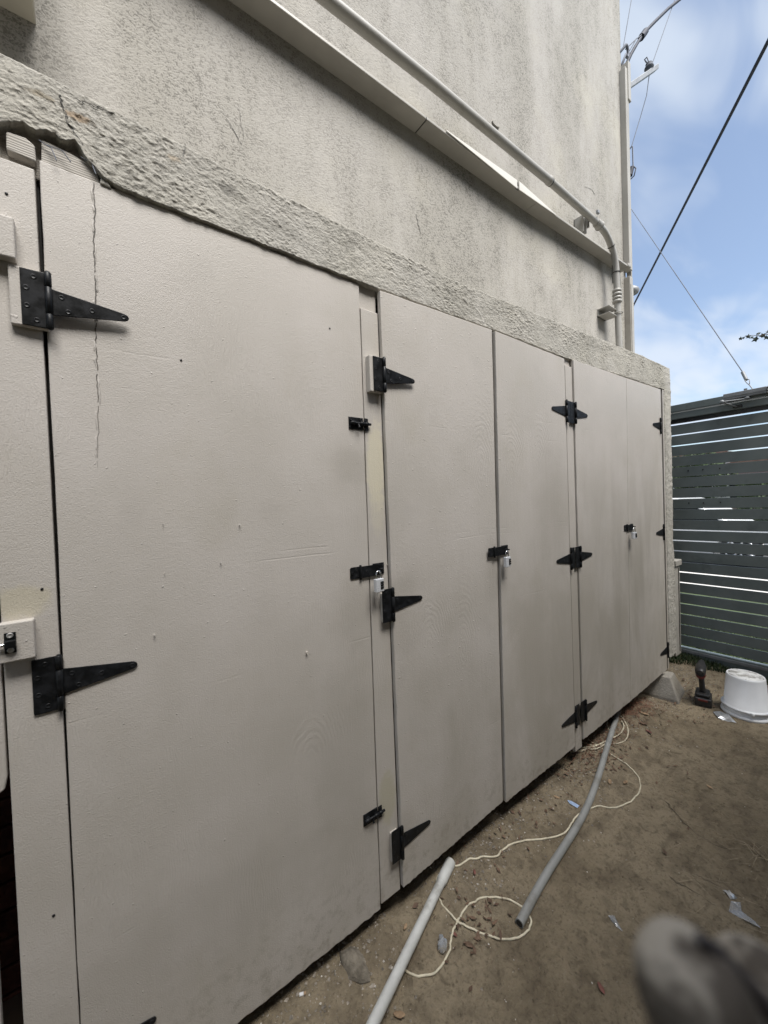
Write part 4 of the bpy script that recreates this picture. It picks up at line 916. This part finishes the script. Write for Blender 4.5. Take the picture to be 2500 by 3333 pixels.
# grass behind and under the gate (nobody could count it)
def blades(name, n, fn, mat, hh, seed, label, w=0.0035, lean=0.6):
    r = np.random.default_rng(seed); P = fn(r, n); n = len(P); az = r.uniform(0, 2 * np.pi, n); L = hh * r.uniform(0.5, 1.2, n); tilt = r.uniform(0.05, lean, n)
    d = np.stack([np.cos(az), np.sin(az), 0 * az], 1); s = np.stack([-np.sin(az), np.cos(az), 0 * az], 1) * w
    mid = P + d * (L * .4 * np.sin(tilt * .5))[:, None] + np.array([0, 0, 1]) * (L * .5)[:, None]
    tip = P + d * (L * np.sin(tilt))[:, None] + np.array([0, 0, 1]) * (L * np.cos(tilt))[:, None]
    V = np.stack([P - s, P + s, mid + s * .7, mid - s * .7, tip], 1).reshape(-1, 3)
    me = bpy.data.meshes.new(name); o5 = np.arange(n) * 5
    f = [(a, a + 1, a + 2, a + 3) for a in o5.tolist()]; t3 = [(a + 3, a + 2, a + 4) for a in o5.tolist()]
    me.from_pydata(V.tolist(), [], f + t3); me.update()
    o = link(name, me, M[mat]); tag(o, label, 'grass', kind='stuff'); return o
blades('lawn_grass', 9000, lambda r, n: np.stack([r.uniform(4.22, 5.6, n), r.uniform(-0.9, 1.2, n), np.full(n, GZ)], 1), 'grass', 0.075, 2, 'bright green lawn showing through the lower gaps of the gate')
def _strip(r, n):
    y = r.uniform(-0.75, 0.35, n); x = r.uniform(3.86, 4.085, n); k = (x > 4.05 - 0.17 * vnoise(y * 9, 0, 0, 5) * (1.2 + y)); x, y = x[k], y[k]
    return np.stack([x, y, ground_h(x, y) - 0.004], 1)
blades('gate_weeds', 2600, _strip, 'moss', 0.05, 3, 'dark green weeds along the foot of the gate', 0.004, 1.2)

# ================================================================== THINGS ON THE GROUND
def pier():
    c = (3.325, 0.022); t = thing('pier_block', 'tapered concrete pier block under the right end of the cabinet', 'concrete block', (c[0], c[1], GZ))
    g0 = GZ - 0.03; b_ = MB(); vs = []
    for r, z in ((0.122, g0), (0.116, g0 + 0.045), (0.064, 0.012), (0.060, 0.018)):
        for k in range(4):
            a = 0.12 + math.pi / 4 + k * math.pi / 2; vs.append((c[0] + r * 1.414 * math.cos(a), c[1] + r * 1.414 * math.sin(a), z))
    b_.add(vs, [(3, 2, 1, 0)] + [(i * 4 + k, i * 4 + (k + 1) % 4, i * 4 + 4 + (k + 1) % 4, i * 4 + 4 + k) for i in range(3) for k in range(4)] + [(12, 13, 14, 15)])
    b_.build('block', M['concrete'], t, bevel=0.010, seg=3)
pier()

def pipes():
    r = 0.0155
    P = [on_ground(a, b_, r) for a, b_ in ((1467, 2806), (1400, 2952), (1343, 3082), (1232, 3340))]; P.append(P[-1] + (P[-1] - P[0]) * 0.6)
    z = max(p.z for p in P[:4]) ; P = [Vector((p.x, p.y, z)) for p in P]
    t = thing('grey_pipe', 'pale grey plastic pipe with flared socket end lying near the lower left', 'pipe', tuple(P[-1]))
    d = (P[0] - P[-1]).normalized(); A = P[-1]; Bq = P[0]
    MB().tube([A, A.lerp(Bq, .5), Bq], r, 18).build('tube', M['pvc_pale'], t)
    MB().tube([Bq - d * 0.095, Bq - d * 0.085, Bq - d * 0.005, Bq], [r * 1.01, r * 1.22, r * 1.25, r * 1.2], 18).build('socket', M['pvc_pale'], t)
    P = [(700, 955), (800, 772), (940, 548), (1000, 402), (1045, 252), (1078, 150)]
    P = [on_ground(1100 + a / 1.185, 2200 + b_ / 1.185, 0.015) for a, b_ in P]
    P = [Vector((p.x, p.y, max(p.z, GZ + 0.013))) for p in P]; P.append(P[-1] + (P[-1] - P[-2]) * 1.2)
    # smooth
    path = []
    for i in range(len(P) - 1):
        p0 = P[max(i - 1, 0)]; p1 = P[i]; p2 = P[i + 1]; p3 = P[min(i + 2, len(P) - 1)]
        for k in range(6):
            u = k / 6; path.append(0.5 * ((2 * p1) + (p2 - p0) * u + (2 * p0 - 5 * p1 + 4 * p2 - p3) * u * u + (3 * p1 - p0 - 3 * p2 + p3) * u ** 3))
    path.append(P[-1])
    t = thing('grey_pipe', 'long grey plastic pipe with open end running under the right doors', 'pipe', tuple(P[0]))
    MB().tube(path, 0.0145, 18).build('tube', M['pvc'], t)
    d = (path[0] - path[1]).normalized(); MB().tube([path[0] + d * 0.0005, path[0] + d * 0.0012], 0.0112, 18).build('bore', M['hole'], t)
    for k in (15, 21): e_ = (path[k + 1] - path[k]).normalized(); MB().tube([path[k] - e_ * 0.006, path[k] + e_ * 0.006], 0.0153, 18).build('joint', M['pvc'], t)
pipes()

def smooth_path(P, n=5):
    path = []
    for i in range(len(P) - 1):
        p0 = P[max(i - 1, 0)]; p1 = P[i]; p2 = P[i + 1]; p3 = P[min(i + 2, len(P) - 1)]
        for k in range(n):
            u = k / n; path.append(0.5 * ((2 * p1) + (p2 - p0) * u + (2 * p0 - 5 * p1 + 4 * p2 - p3) * u * u + (3 * p1 - p0 - 3 * p2 + p3) * u ** 3))
    path.append(P[-1]); return path
def cord():
    t = thing('cord', 'loose cream cord snaking and looping over the dirt around the pipes', 'cord', (1.2, -0.2, GZ)); r = 0.0034
    def run(pp, name, over=()):
        P = [on_ground(1100 + a / 1.185, 2200 + b_ / 1.185, r) for a, b_ in pp]
        P = smooth_path(P, 5); P = [Vector((p.x + 0.005 * (float(vnoise(i * 0.7, 1)) - .5), p.y + 0.005 * (float(vnoise(i * 0.7, 9)) - .5), gz(p.x, p.y) + r * 0.8)) for i, p in enumerate(P)]
        MB().tube(P, r, 8).build(name, M['cord'], t)
    run([(425, 738), (465, 730), (510, 706), (560, 696), (612, 694), (640, 666), (690, 641), (750, 632), (830, 622), (882, 598), (905, 560), (930, 532), (965, 516), (1000, 501), (1060, 508), (1110, 495), (1150, 465), (1166, 430), (1156, 385), (1120, 345), (1080, 318), (1035, 290), (965, 245)], 'strand')
    run([(425, 738), (398, 757), (381, 790), (386, 842), (415, 897), (460, 942), (522, 977), (590, 1004), (652, 1016), (702, 1006), (736, 975), (743, 938), (716, 895), (670, 866), (610, 853), (550, 858), (502, 885), (474, 922), (450, 967), (438, 1012), (430, 1062), (405, 1112), (378, 1142), (330, 1157), (285, 1150), (250, 1126), (235, 1100)], 'strand')
    # slack coil under the far doors
    cc = on_ground(1985, 2385)
    for k in range(4):
        rr = random.Random(k); a0 = rr.uniform(0, 6.28); P = []
        for j in range(26):
            a = a0 + j / 25 * 6.0; rx = 0.20 + 0.04 * rr.random() + 0.03 * math.sin(2 * a + k); ry = 0.085 + 0.02 * k + 0.015 * math.sin(3 * a + 2 * k)
            x = cc.x - 0.10 + rx * math.cos(a) + 0.03 * k; y = cc.y + 0.075 + ry * math.sin(a)
            P.append(Vector((x, y, gz(x, y) + r + 0.004 * (k % 3))))
        MB().tube(smooth_path(P, 3), r * 0.95, 7).build('coil', M['cord'], t)
cord()

def bucket():
    c = Vector((3.415, -0.425, 0)); c.z = gz(c.x, c.y) - 0.004
    t = thing('bucket', 'white plastic bucket standing upside down near the gate', 'bucket', tuple(c))
    MB().lathe(c, [(0.118, 0.018), (0.1165, 0.05), (0.1145, 0.0505), (0.0985, 0.252), (0.0955, 0.258), (0.092, 0.2585)], 48).build('shell', M['bucket'], t)
    MB().lathe(c, [(0.118, 0.0), (0.1285, 0.0025), (0.130, 0.012), (0.1275, 0.020), (0.1185, 0.0215)], 48).build('rim', M['bucket'], t)
    MB().lathe(c, [(0.1165, 0.050), (0.1275, 0.0515), (0.1275, 0.061), (0.1150, 0.064)], 48).build('band', M['bucket'], t)
    MB().lathe(c, [(0.0958, 0.2545), (0.0958, 0.2600), (0.0915, 0.2602), (0.0910, 0.2588)], 48).build('foot_ring', M['bucket'], t)
    MB().lathe(c, [(0.0908, 0.2560), (0.0905, 0.2589), (0.03, 0.2592)], 40).build('bottom', M['buckettop'], t)
    a = math.radians(205); MB().lathe(c + Vector((0.1275 * math.cos(a), 0.1275 * math.sin(a), 0.052)), [(0.003, -0.012), (0.009, -0.008), (0.009, 0.008), (0.003, 0.012)], 12).build('handle_lug', M['bucket'], t)
bucket()

def drill():
    c = Vector((3.36, -0.215, 0)); c.z = gz(c.x, c.y)
    t = thing('cordless_drill', 'black and red cordless drill standing on its battery in the dirt', 'drill', tuple(c))
    yaw = math.radians(12); ca, sa = math.cos(yaw), math.sin(yaw)
    K = 1.28
    def L(x, y, z): return c + Vector(((x * ca - y * sa), (x * sa + y * ca) + 0.06 * z, z)) * K - c * 0
    def lbox(name, mat, a, b_, bev, par=t):
        m = MB().box(a, b_); m.v = [tuple(L(*p)) for p in m.v]; return m.build(name, M[mat], par, bevel=bev, seg=3)
    # drill points away along +x, seen from behind
    lbox('battery', 'tool', (-0.055, -0.036, 0.0), (0.055, 0.036, 0.045), 0.008)
    lbox('battery_clip', 'toolred', (-0.057, -0.020, 0.030), (-0.045, 0.020, 0.040), 0.002)
    lbox('battery_mount', 'tool', (-0.045, -0.030, 0.046), (0.048, 0.030, 0.064), 0.008)
    g_ = MB(); g_.tube([L(-0.004, 0, 0.06), L(-0.010, 0, 0.095), L(-0.016, 0, 0.135), L(-0.018, 0, 0.16)], [0.020, 0.0165, 0.0165, 0.021], 14); g_.build('grip', M['tool'], t)
    m = MB().tube([L(-0.062, 0, 0.182), L(-0.056, 0, 0.182), L(-0.03, 0, 0.182), L(0.05, 0, 0.182), L(0.085, 0, 0.182)], [0.018, 0.027, 0.030, 0.030, 0.024], 18).build('motor_housing', M['tool'], t)
    MB().tube([L(-0.056, 0, 0.168), L(-0.034, 0, 0.166)], [0.0245, 0.0285], 16).build('rear_cap', M['toolred'], m)
    MB().tube([L(0.085, 0, 0.182), L(0.10, 0, 0.182), L(0.125, 0, 0.182), L(0.14, 0, 0.182)], [0.022, 0.021, 0.018, 0.008], 16).build('chuck', M['tool'], t)
    lbox('trigger', 'toolred', (0.008, -0.007, 0.118), (0.020, 0.007, 0.148), 0.003)
drill()

def rock(name, label, cat, c, s, seed, mat='concrete', sub_n=2, grp=None):
    import bmesh
    bm = bmesh.new(); bmesh.ops.create_icosphere(bm, subdivisions=sub_n, radius=1.0); r = np.random.default_rng(seed); off = r.uniform(0, 50)
    for v in bm.verts:
        k = 0.45 + 1.1 * float(fbm(np.array([v.co.x * 1.6 + off]), np.array([v.co.y * 1.6]), np.array([v.co.z * 1.6]), 3, seed)[0]); v.co = Vector((v.co.x * k * s[0], v.co.y * k * s[1], v.co.z * k * s[2]))
    me = bpy.data.meshes.new(name); bm.to_mesh(me); bm.free(); o = link(name, me, M[mat], None, tuple(c)); o.rotation_euler = (0, 0, r.uniform(0, 6)); return tag(o, label, cat, grp)
p = on_ground(1155, 3125); rock('concrete_chunk', 'broken flat lump of concrete half buried under the left door', 'rock', (p.x, p.y, p.z - 0.007), (0.055, 0.034, 0.024), 9, 'dirtyrock', sub_n=3)
p = on_ground(2498, 2262); rock('stone', 'grey stone in the dirt behind the white bucket', 'rock', (p.x, p.y, p.z + 0.02), (0.07, 0.06, 0.05), 6, sub_n=3)
p = on_ground(2395, 2196); 
bt = thing('cigarette_butt', 'white and tan cigarette butt under the left door', 'litter', tuple(on_ground(983, 3235)))
q0 = on_ground(975, 3238, 0.004); q1 = on_ground(997, 3232, 0.004); MB().tube([q0, q0.lerp(q1, .6)], 0.0042, 10).build('paper', M['white'], bt); MB().tube([q0.lerp(q1, .62), q1], 0.0042, 10).build('filter', M['leaftan'], bt)

# pebbles and grit: countless, densest along the foot of the doors
def grit(name, n, fn, smin, smax, mat, seed, label):
    r = np.random.default_rng(seed); P = fn(r, n); n = len(P)
    base = np.array([[1, 0, 0], [-1, 0, 0], [0, 1, 0], [0, -1, 0], [0, 0, 1], [0, 0, -1]], float)
    tri = [(0, 2, 4), (2, 1, 4), (1, 3, 4), (3, 0, 4), (2, 0, 5), (1, 2, 5), (3, 1, 5), (0, 3, 5)]
    s = smin * (smax / smin) ** (r.uniform(0, 1, n) ** 2.2); V = base[None] * (s[:, None] * r.uniform(0.55, 1.25, (n, 6)))[:, :, None]
    V[:, :, 2] *= 0.7; a = r.uniform(0, 6.28, n); c, q_ = np.cos(a)[:, None], np.sin(a)[:, None]
    X, Y = V[:, :, 0] * c - V[:, :, 1] * q_, V[:, :, 0] * q_ + V[:, :, 1] * c; V[:, :, 0], V[:, :, 1] = X, Y
    V = V + P[:, None, :]; f = (np.arange(n)[:, None, None] * 6 + np.array(tri)[None]).reshape(-1, 3)
    me = bpy.data.meshes.new(name); me.from_pydata(V.reshape(-1, 3).tolist(), [], f.tolist()); me.update()
    return tag(link(name, me, M[mat]), label, 'gravel', kind='stuff')
def near_doors(r, n):
    x = r.uniform(0.3, 3.9, n); y = 0.12 - np.abs(r.normal(0, 0.16, n)); k = vnoise(x * 5, y * 5, 0, 3) > r.uniform(0.1, 0.75, n); x, y = x[k], y[k]; return np.stack([x, y, ground_h(x, y) + 0.0005], 1)
def all_over(r, n):
    x = r.uniform(0.3, 4.0, n); y = r.uniform(-1.0, 0.2, n); return np.stack([x, y, ground_h(x, y)], 1)
grit('gravel', 9000, near_doors, 0.0012, 0.0075, 'pebble', 1, 'brown grit and pebbles scattered along the foot of the doors')
grit('pale_gravel', 900, near_doors, 0.0012, 0.005, 'pebble_pale', 2, 'pale gravel chips scattered along the foot of the doors')
grit('scattered_chips', 650, all_over, 0.001, 0.0042, 'pebble_pale', 14, 'tiny pale chips scattered over the open dirt')
grit('dirt_crumbs', 20000, all_over, 0.0009, 0.0055, 'dirt', 4, 'small dirt crumbs over the yard')

def leaf(px, py, s, mat, label=None, seed=0, dz=0.004, name='dead_leaf', cat='leaf'):
    p = on_ground(px, py); rnd = random.Random(seed + int(px)); a = rnd.uniform(0, 6.28); ca, sa = math.cos(a), math.sin(a); b_ = MB(); n = 7; vs = []
    cu, cv = rnd.uniform(-0.5, 0.9), rnd.uniform(0.1, 0.8)
    for i in range(n):
        t = i / (n - 1) * 2 - 1; w = 0.42 * (1 - t * t) ** 0.7 * rnd.uniform(0.85, 1.15) + 0.01
        for v in (-1, 0, 1):
            x = t * s; y = v * w * s; z = s * (0.22 * cu * t * t + 0.35 * cv * abs(v) * w) + dz + 0.1 * s
            vs.append((p.x + x * ca - y * sa, p.y + x * sa + y * ca, p.z + z))
    b_.add(vs, [(i * 3 + k, i * 3 + k + 1, i * 3 + 4 + k, i * 3 + 3 + k) for i in range(n - 1) for k in (0, 1)], True)
    o = b_.build(name, M[mat]); m_ = o.modifiers.new('solid', 'SOLIDIFY'); m_.thickness = 0.0006
    return tag(o, label, cat, 'dead leaves on the dirt')
leaf(1545, 2843, 0.012, 'leafred', 'small red leaf beside the socket end of the pale pipe', 1)
leaf(1957, 3222, 0.016, 'leafred', 'pinkish red leaf alone on bare dirt beside the blurred glove', 2)
leaf(2097, 2325, 0.028, 'leaftan', 'curled tan leaf among needles left of the pier block', 3)
leaf(2095, 2358, 0.026, 'leafdry', 'dark curled leaf just below the curled tan leaf', 4)
leaf(2112, 2385, 0.022, 'leafred', 'reddish leaf right of the long pipe under the far doors', 5)
leaf(1985, 2548, 0.020, 'leaftan', 'yellow-brown leaf inside the bend of the cord', 6)
leaf(2036, 2550, 0.018, 'leaftan', 'pale tan leaf right of the yellow-brown leaf inside the cord bend', 7)
leaf(1480, 3045, 0.011, 'leafred', 'dark red leaf beside the crumpled clear plastic', 8)
leaf(1525, 3080, 0.018, 'leafdry', 'brown leaf right of the crumpled clear plastic', 9)
leaf(1812, 2598, 0.016, 'leaftan', 'tan leaf on the dirt left of the blue film strip', 10)
leaf(1320, 3020, 0.012, 'leaftan', 'orange-tan leaf left of the pale pipe', 11)
leaf(2310, 2565, 0.016, 'leaftan', 'pale leaf alone on open dirt in the middle of the yard', 12)
leaf(1300, 3310, 0.018, 'leaftan', 'pale bark strip at the bottom edge beside the pale pipe', 13)
# leaf litter heaped where the wind leaves it: countless
def litter():
    r = np.random.default_rng(7); b_ = MB()
    spots = [(2.25, 0.0, .26, .10, 230), (2.75, 0.05, .25, .09, 120), (0.98, -.17, .12, .06, 60), (1.7, -.04, .6, .09, 110), (3.2, -.1, .35, .16, 110), (2.6, -.25, .6, .25, 60), (3.6, -.15, .2, .15, 60)]
    for cx, cy, sx_, sy_, n in spots:
        for _ in range(n):
            x = cx + r.normal(0, sx_ * .6); y = min(cy + r.normal(0, sy_ * .7), 0.2); s = r.uniform(.004, .015); a = r.uniform(0, 6.28); z = gz(x, y) + r.uniform(.001, .008); u = Vector((math.cos(a), math.sin(a), r.normal(0, .35))) * s; v = Vector((-math.sin(a), math.cos(a), r.normal(0, .35))) * s * r.uniform(.25, .55)
            c = Vector((x, y, z + .2 * s)); b_.add([c - u, c + v, c + u, c - v], [(0, 1, 2, 3)])
    o = b_.build('leaf_litter', M['leafdry']); tag(o, 'dry brown leaf fragments littering the dirt along the doors', 'leaves', kind='stuff')
    b_ = MB()
    for _ in range(420):
        x = r.normal(2.78, .16) if r.random() < .6 else r.normal(2.2, .15); y = min(r.normal(0.02, .055), 0.15); a = r.uniform(0, 6.28); L_ = r.uniform(.03, .09); z = gz(x, y) + r.uniform(.002, .03); u = Vector((math.cos(a), math.sin(a), r.normal(0, .3))).normalized() * L_ / 2; c = Vector((x, y, z))
        w = Vector((-math.sin(a), math.cos(a), 0)) * .0009; b_.add([c - u - w, c - u + w, c + u + w, c + u - w], [(0, 1, 2, 3)])
    o = b_.build('needle_litter', M['needle']); tag(o, 'rust-coloured needles and twigs tangled under the far doors', 'needles', kind='stuff')
    b_ = MB()
    for _ in range(95):
        px, py = r.uniform(2150, 2500), r.uniform(2600, 3050)
        if r.random() > (px - 2050) / 450: continue
        p = on_ground(px, py); a = r.normal(2.2, .7); L_ = r.uniform(.02, .10); u = Vector((math.cos(a), math.sin(a), r.normal(0, .1))) * L_ / 2; w = Vector((-math.sin(a), math.cos(a), 0)) * .0006; c = p + Vector((0, 0, .006)); b_.add([c - u - w, c - u + w, c + u + w, c + u - w], [(0, 1, 2, 3)])
    o = b_.build('straw_litter', M['straw']); tag(o, 'dry straw stalks scattered at the right edge of the yard', 'straw', kind='stuff')
litter()
# a dry weed at the right edge
wd_ = thing('dry_weed', 'dry straggly weed at the right edge of the dirt', 'weed', tuple(on_ground(2475, 2790)))
for k in range(16):
    rr = random.Random(k); p0 = on_ground(2480, 2790); a = rr.uniform(0, 6.28); L_ = rr.uniform(.04, .11)
    MB().tube([p0 + Vector((rr.uniform(-.03, .03), rr.uniform(-.03, .03), 0)), p0 + Vector((math.cos(a) * L_ * .5, math.sin(a) * L_ * .5, .02)), p0 + Vector((math.cos(a) * L_, math.sin(a) * L_, rr.uniform(.0, .03)))], [.0012, .001, .0004], 5).build('stalk', M['straw'], wd_)

def scrap(name, px_pts, label, cat, mat, crumple=0.012, seed=0):
    """crumpled sheet: outline points on the ground, filled as a ridged strip"""
    rnd = random.Random(seed); P = [on_ground(a, b_) for a, b_ in px_pts]; c = sum(P, Vector()) / len(P); b_ = MB(); vs = [c + Vector((0, 0, crumple * 1.2))]; n = len(P); ringn = []
    for i in range(n):
        for k in range(2):
            p = P[i].lerp(P[(i + 1) % n], k / 2); ringn.append(p + Vector((0, 0, rnd.uniform(.001, crumple))))
    mid = [c.lerp(p, .55) + Vector((0, 0, rnd.uniform(.002, crumple * 1.3))) for p in ringn]; m_ = len(ringn); vs += mid + ringn
    b_.add(vs, [(0, 1 + i, 1 + (i + 1) % m_) for i in range(m_)] + [(1 + i, 1 + m_ + i, 1 + m_ + (i + 1) % m_, 1 + (i + 1) % m_) for i in range(m_)])
    o = b_.build(name, M[mat]); s_ = o.modifiers.new('solid', 'SOLIDIFY'); s_.thickness = 0.0005; return tag(o, label, cat)
scrap('wrapper', [(2321, 2318), (2345, 2318), (2372, 2328), (2398, 2356), (2370, 2350), (2338, 2340)], 'torn silvery plastic wrapper on the dirt in front of the bucket', 'wrapper', 'foil', .008, 1)
scrap('plastic_shard', [(1980, 2986), (2000, 2982), (2027, 3036), (2006, 3020)], 'small clear plastic shard on bare dirt left of the glove', 'litter', 'plastic', .006, 2)
scrap('foil_strip', [(2352, 2900), (2372, 2905), (2400, 2930), (2378, 2928)], 'bright crumpled foil scrap at the right edge', 'foil', 'foil', .010, 3)
scrap('plastic_strip', [(2380, 2935), (2410, 2940), (2415, 2975), (2478, 3028), (2440, 3008), (2372, 2970)], 'clear bent plastic strip below the bright foil scrap', 'litter', 'plastic', .008, 4)
scrap('film_strip', [(1847, 2607), (1860, 2610), (1887, 2626), (1880, 2631), (1855, 2619)], 'short pale blue film strip beside the long pipe', 'litter', 'bluefilm', .005, 5)
# crumpled clear plastic bottle neck
pb = thing('crumpled_plastic', 'crumpled clear plastic bottle piece beside the cord loop', 'plastic bottle', tuple(on_ground(1440, 3090)))
k0 = on_ground(1440, 3100, 0.010); k1 = on_ground(1436, 3045, 0.012); dv_ = k1 - k0
MB().tube([k0, k0.lerp(k1, .2), k0.lerp(k1, .5) + Vector((.004, 0, .002)), k0.lerp(k1, .68), k0.lerp(k1, .8), k1], [.006, .014, .017, .010, .007, .007], 9, smooth=False).build('shell', M['plastic'], pb)
MB().tube([k0.lerp(k1, .84), k0.lerp(k1, .90)], .0085, 12).build('collar', M['plastic'], pb)
# fine roots / twigs on the bare soil
for i, pp in enumerate([[(2170, 2610), (2230, 2680), (2300, 2735), (2370, 2765)], [(2150, 2825), (2200, 2870), (2260, 2900), (2330, 2950)], [(2270, 2850), (2330, 2880), (2420, 2925)]]):
    P = smooth_path([on_ground(a, b_, .001) for a, b_ in pp], 6); P = [p + Vector((random.uniform(-.004, .004), random.uniform(-.004, .004), 0)) for p in P]
    tag(MB().tube(P, [.0016 * (1 - .6 * k / len(P)) for k in range(len(P))], 5).build('twig', M['bark']), ['long thin root curving over open dirt right of the cord', 'long thin twig pointing at the blurred glove', 'thin twig touching the bright foil scrap'][i], 'twig')

# ================================================================== VINE SPRIG ABOVE THE GATE
vn = thing('vine_sprig', 'dark ivy sprig hanging into the sky at the right edge', 'vine', tuple(atX(2500, 1088, 4.3)))
vp_ = [Vector((4.12, -0.95, 2.12)), Vector((4.22, -0.86, 2.40))] + [atX(a, b_, 4.3) for a, b_ in ((2620, 1060), (2540, 1080), (2500, 1088), (2470, 1092), (2440, 1092), (2412, 1102))]
MB().tube(smooth_path(vp_, 5), [.005 - .004 * i / 36 for i in range(36)], 6).build('stem', M['bark'], vn)
def ivy(px, py, s, seed):
    rnd = random.Random(seed); c = atX(px, py, 4.3 + rnd.uniform(-.03, .03)); a0 = rnd.uniform(0, 6.28); n_ = Vector((-1, rnd.uniform(-.7, .7), rnd.uniform(-.5, .7))).normalized(); u = n_.orthogonal().normalized(); v = n_.cross(u); pts = []
    for k in range(10):
        a = a0 + k / 10 * 6.28; r_ = s * (1.0 if k % 2 == 0 else 0.5) * rnd.uniform(.8, 1.15); pts.append(c + u * r_ * math.cos(a) + v * r_ * math.sin(a) + n_ * rnd.uniform(-.2, .2) * s)
    b_ = MB().add([c + n_ * .15 * s] + pts, [(0, 1 + k, 1 + (k + 1) % 10) for k in range(10)]); o = b_.build('leaf', M['vine'], vn); m_ = o.modifiers.new('solid', 'SOLIDIFY'); m_.thickness = .0006
for i, (a, b_, s) in enumerate([(2411, 1102, .016), (2420, 1100, .012), (2436, 1095, .022), (2447, 1098, .014), (2459, 1104, .026), (2468, 1086, .020), (2483, 1092, .024), (2494, 1098, .022), (2500, 1080, .02), (2512, 1090, .03), (2528, 1078, .03), (2545, 1090, .03), (2600, 1068, .03), (2640, 1052, .032), (2690, 1090, .03)]): ivy(a, b_, s, i)

# ================================================================== GLOVED HAND CLOSE TO THE LENS
def glove():
    D0 = 0.075
    def at(px, py, d): r_ = ray(px, py); return CAM + r_ * (d / 1.0)
    t = thing('gloved_hand', 'grey gloved fingers blurred close to the lens at the bottom right corner', 'hand', tuple(at(2700, 4100, 0.10)))
    me = bpy.data.meshes.new('glove'); V = []; E = []; Rr = []
    def chain(pts, rad, root=None):
        prev = root
        for p_, r_ in zip(pts, rad):
            V.append(tuple(p_)); Rr.append(r_); i = len(V) - 1
            if prev is not None: E.append((prev, i))
            prev = i
        return prev
    palm = chain([at(2950, 4900, 0.110), at(2850, 4500, 0.105)], [0.020, 0.024])
    chain([at(2680, 4050, 0.084), at(2500, 3700, 0.076), at(2330, 3420, 0.070), at(2235, 3190, 0.066), at(2215, 3110, 0.065)], [0.0112, 0.0106, 0.0100, 0.0092, 0.0068], palm)
    chain([at(2900, 4000, 0.094), at(2760, 3640, 0.087), at(2560, 3330, 0.080), at(2400, 3150, 0.0765)], [0.0112, 0.0104, 0.0098, 0.0078], palm)
    chain([at(3180, 4050, 0.112), at(3120, 3700, 0.112), at(3010, 3450, 0.11)], [0.0112, 0.0105, 0.008], palm)
    chain([at(3320, 4250, 0.122), at(3340, 3950, 0.124), at(3290, 3750, 0.124)], [0.010, 0.0092, 0.007], palm)
    chain([at(2480, 4500, 0.10), at(2280, 4250, 0.088), at(2180, 4050, 0.08)], [0.0125, 0.0115, 0.009], palm)
    off = t.location
    me.from_pydata([tuple(Vector(v) - off) for v in V], E, []); me.update()
    o = link('glove', me, M['glove'], t)
    m_ = o.modifiers.new('skin', 'SKIN'); m_.use_smooth_shade = True
    for i, sv in enumerate(me.skin_vertices[0].data): sv.radius = (Rr[i], Rr[i]); sv.use_root = (i == 0)
    s_ = o.modifiers.new('sub', 'SUBSURF'); s_.levels = 2; s_.render_levels = 2
    part_tube(t, 'finger_gap_shade', [at(2275, 3050, 0.0655), at(2340, 3110, 0.066), at(2420, 3200, 0.0675), at(2520, 3320, 0.070), at(2660, 3520, 0.075), at(2800, 3800, 0.082)], [0.0008, 0.0016, 0.0019, 0.0021, 0.0022, 0.0022], 'gapdark')  # dark tube imitates the shaded gap between two fingers
glove()
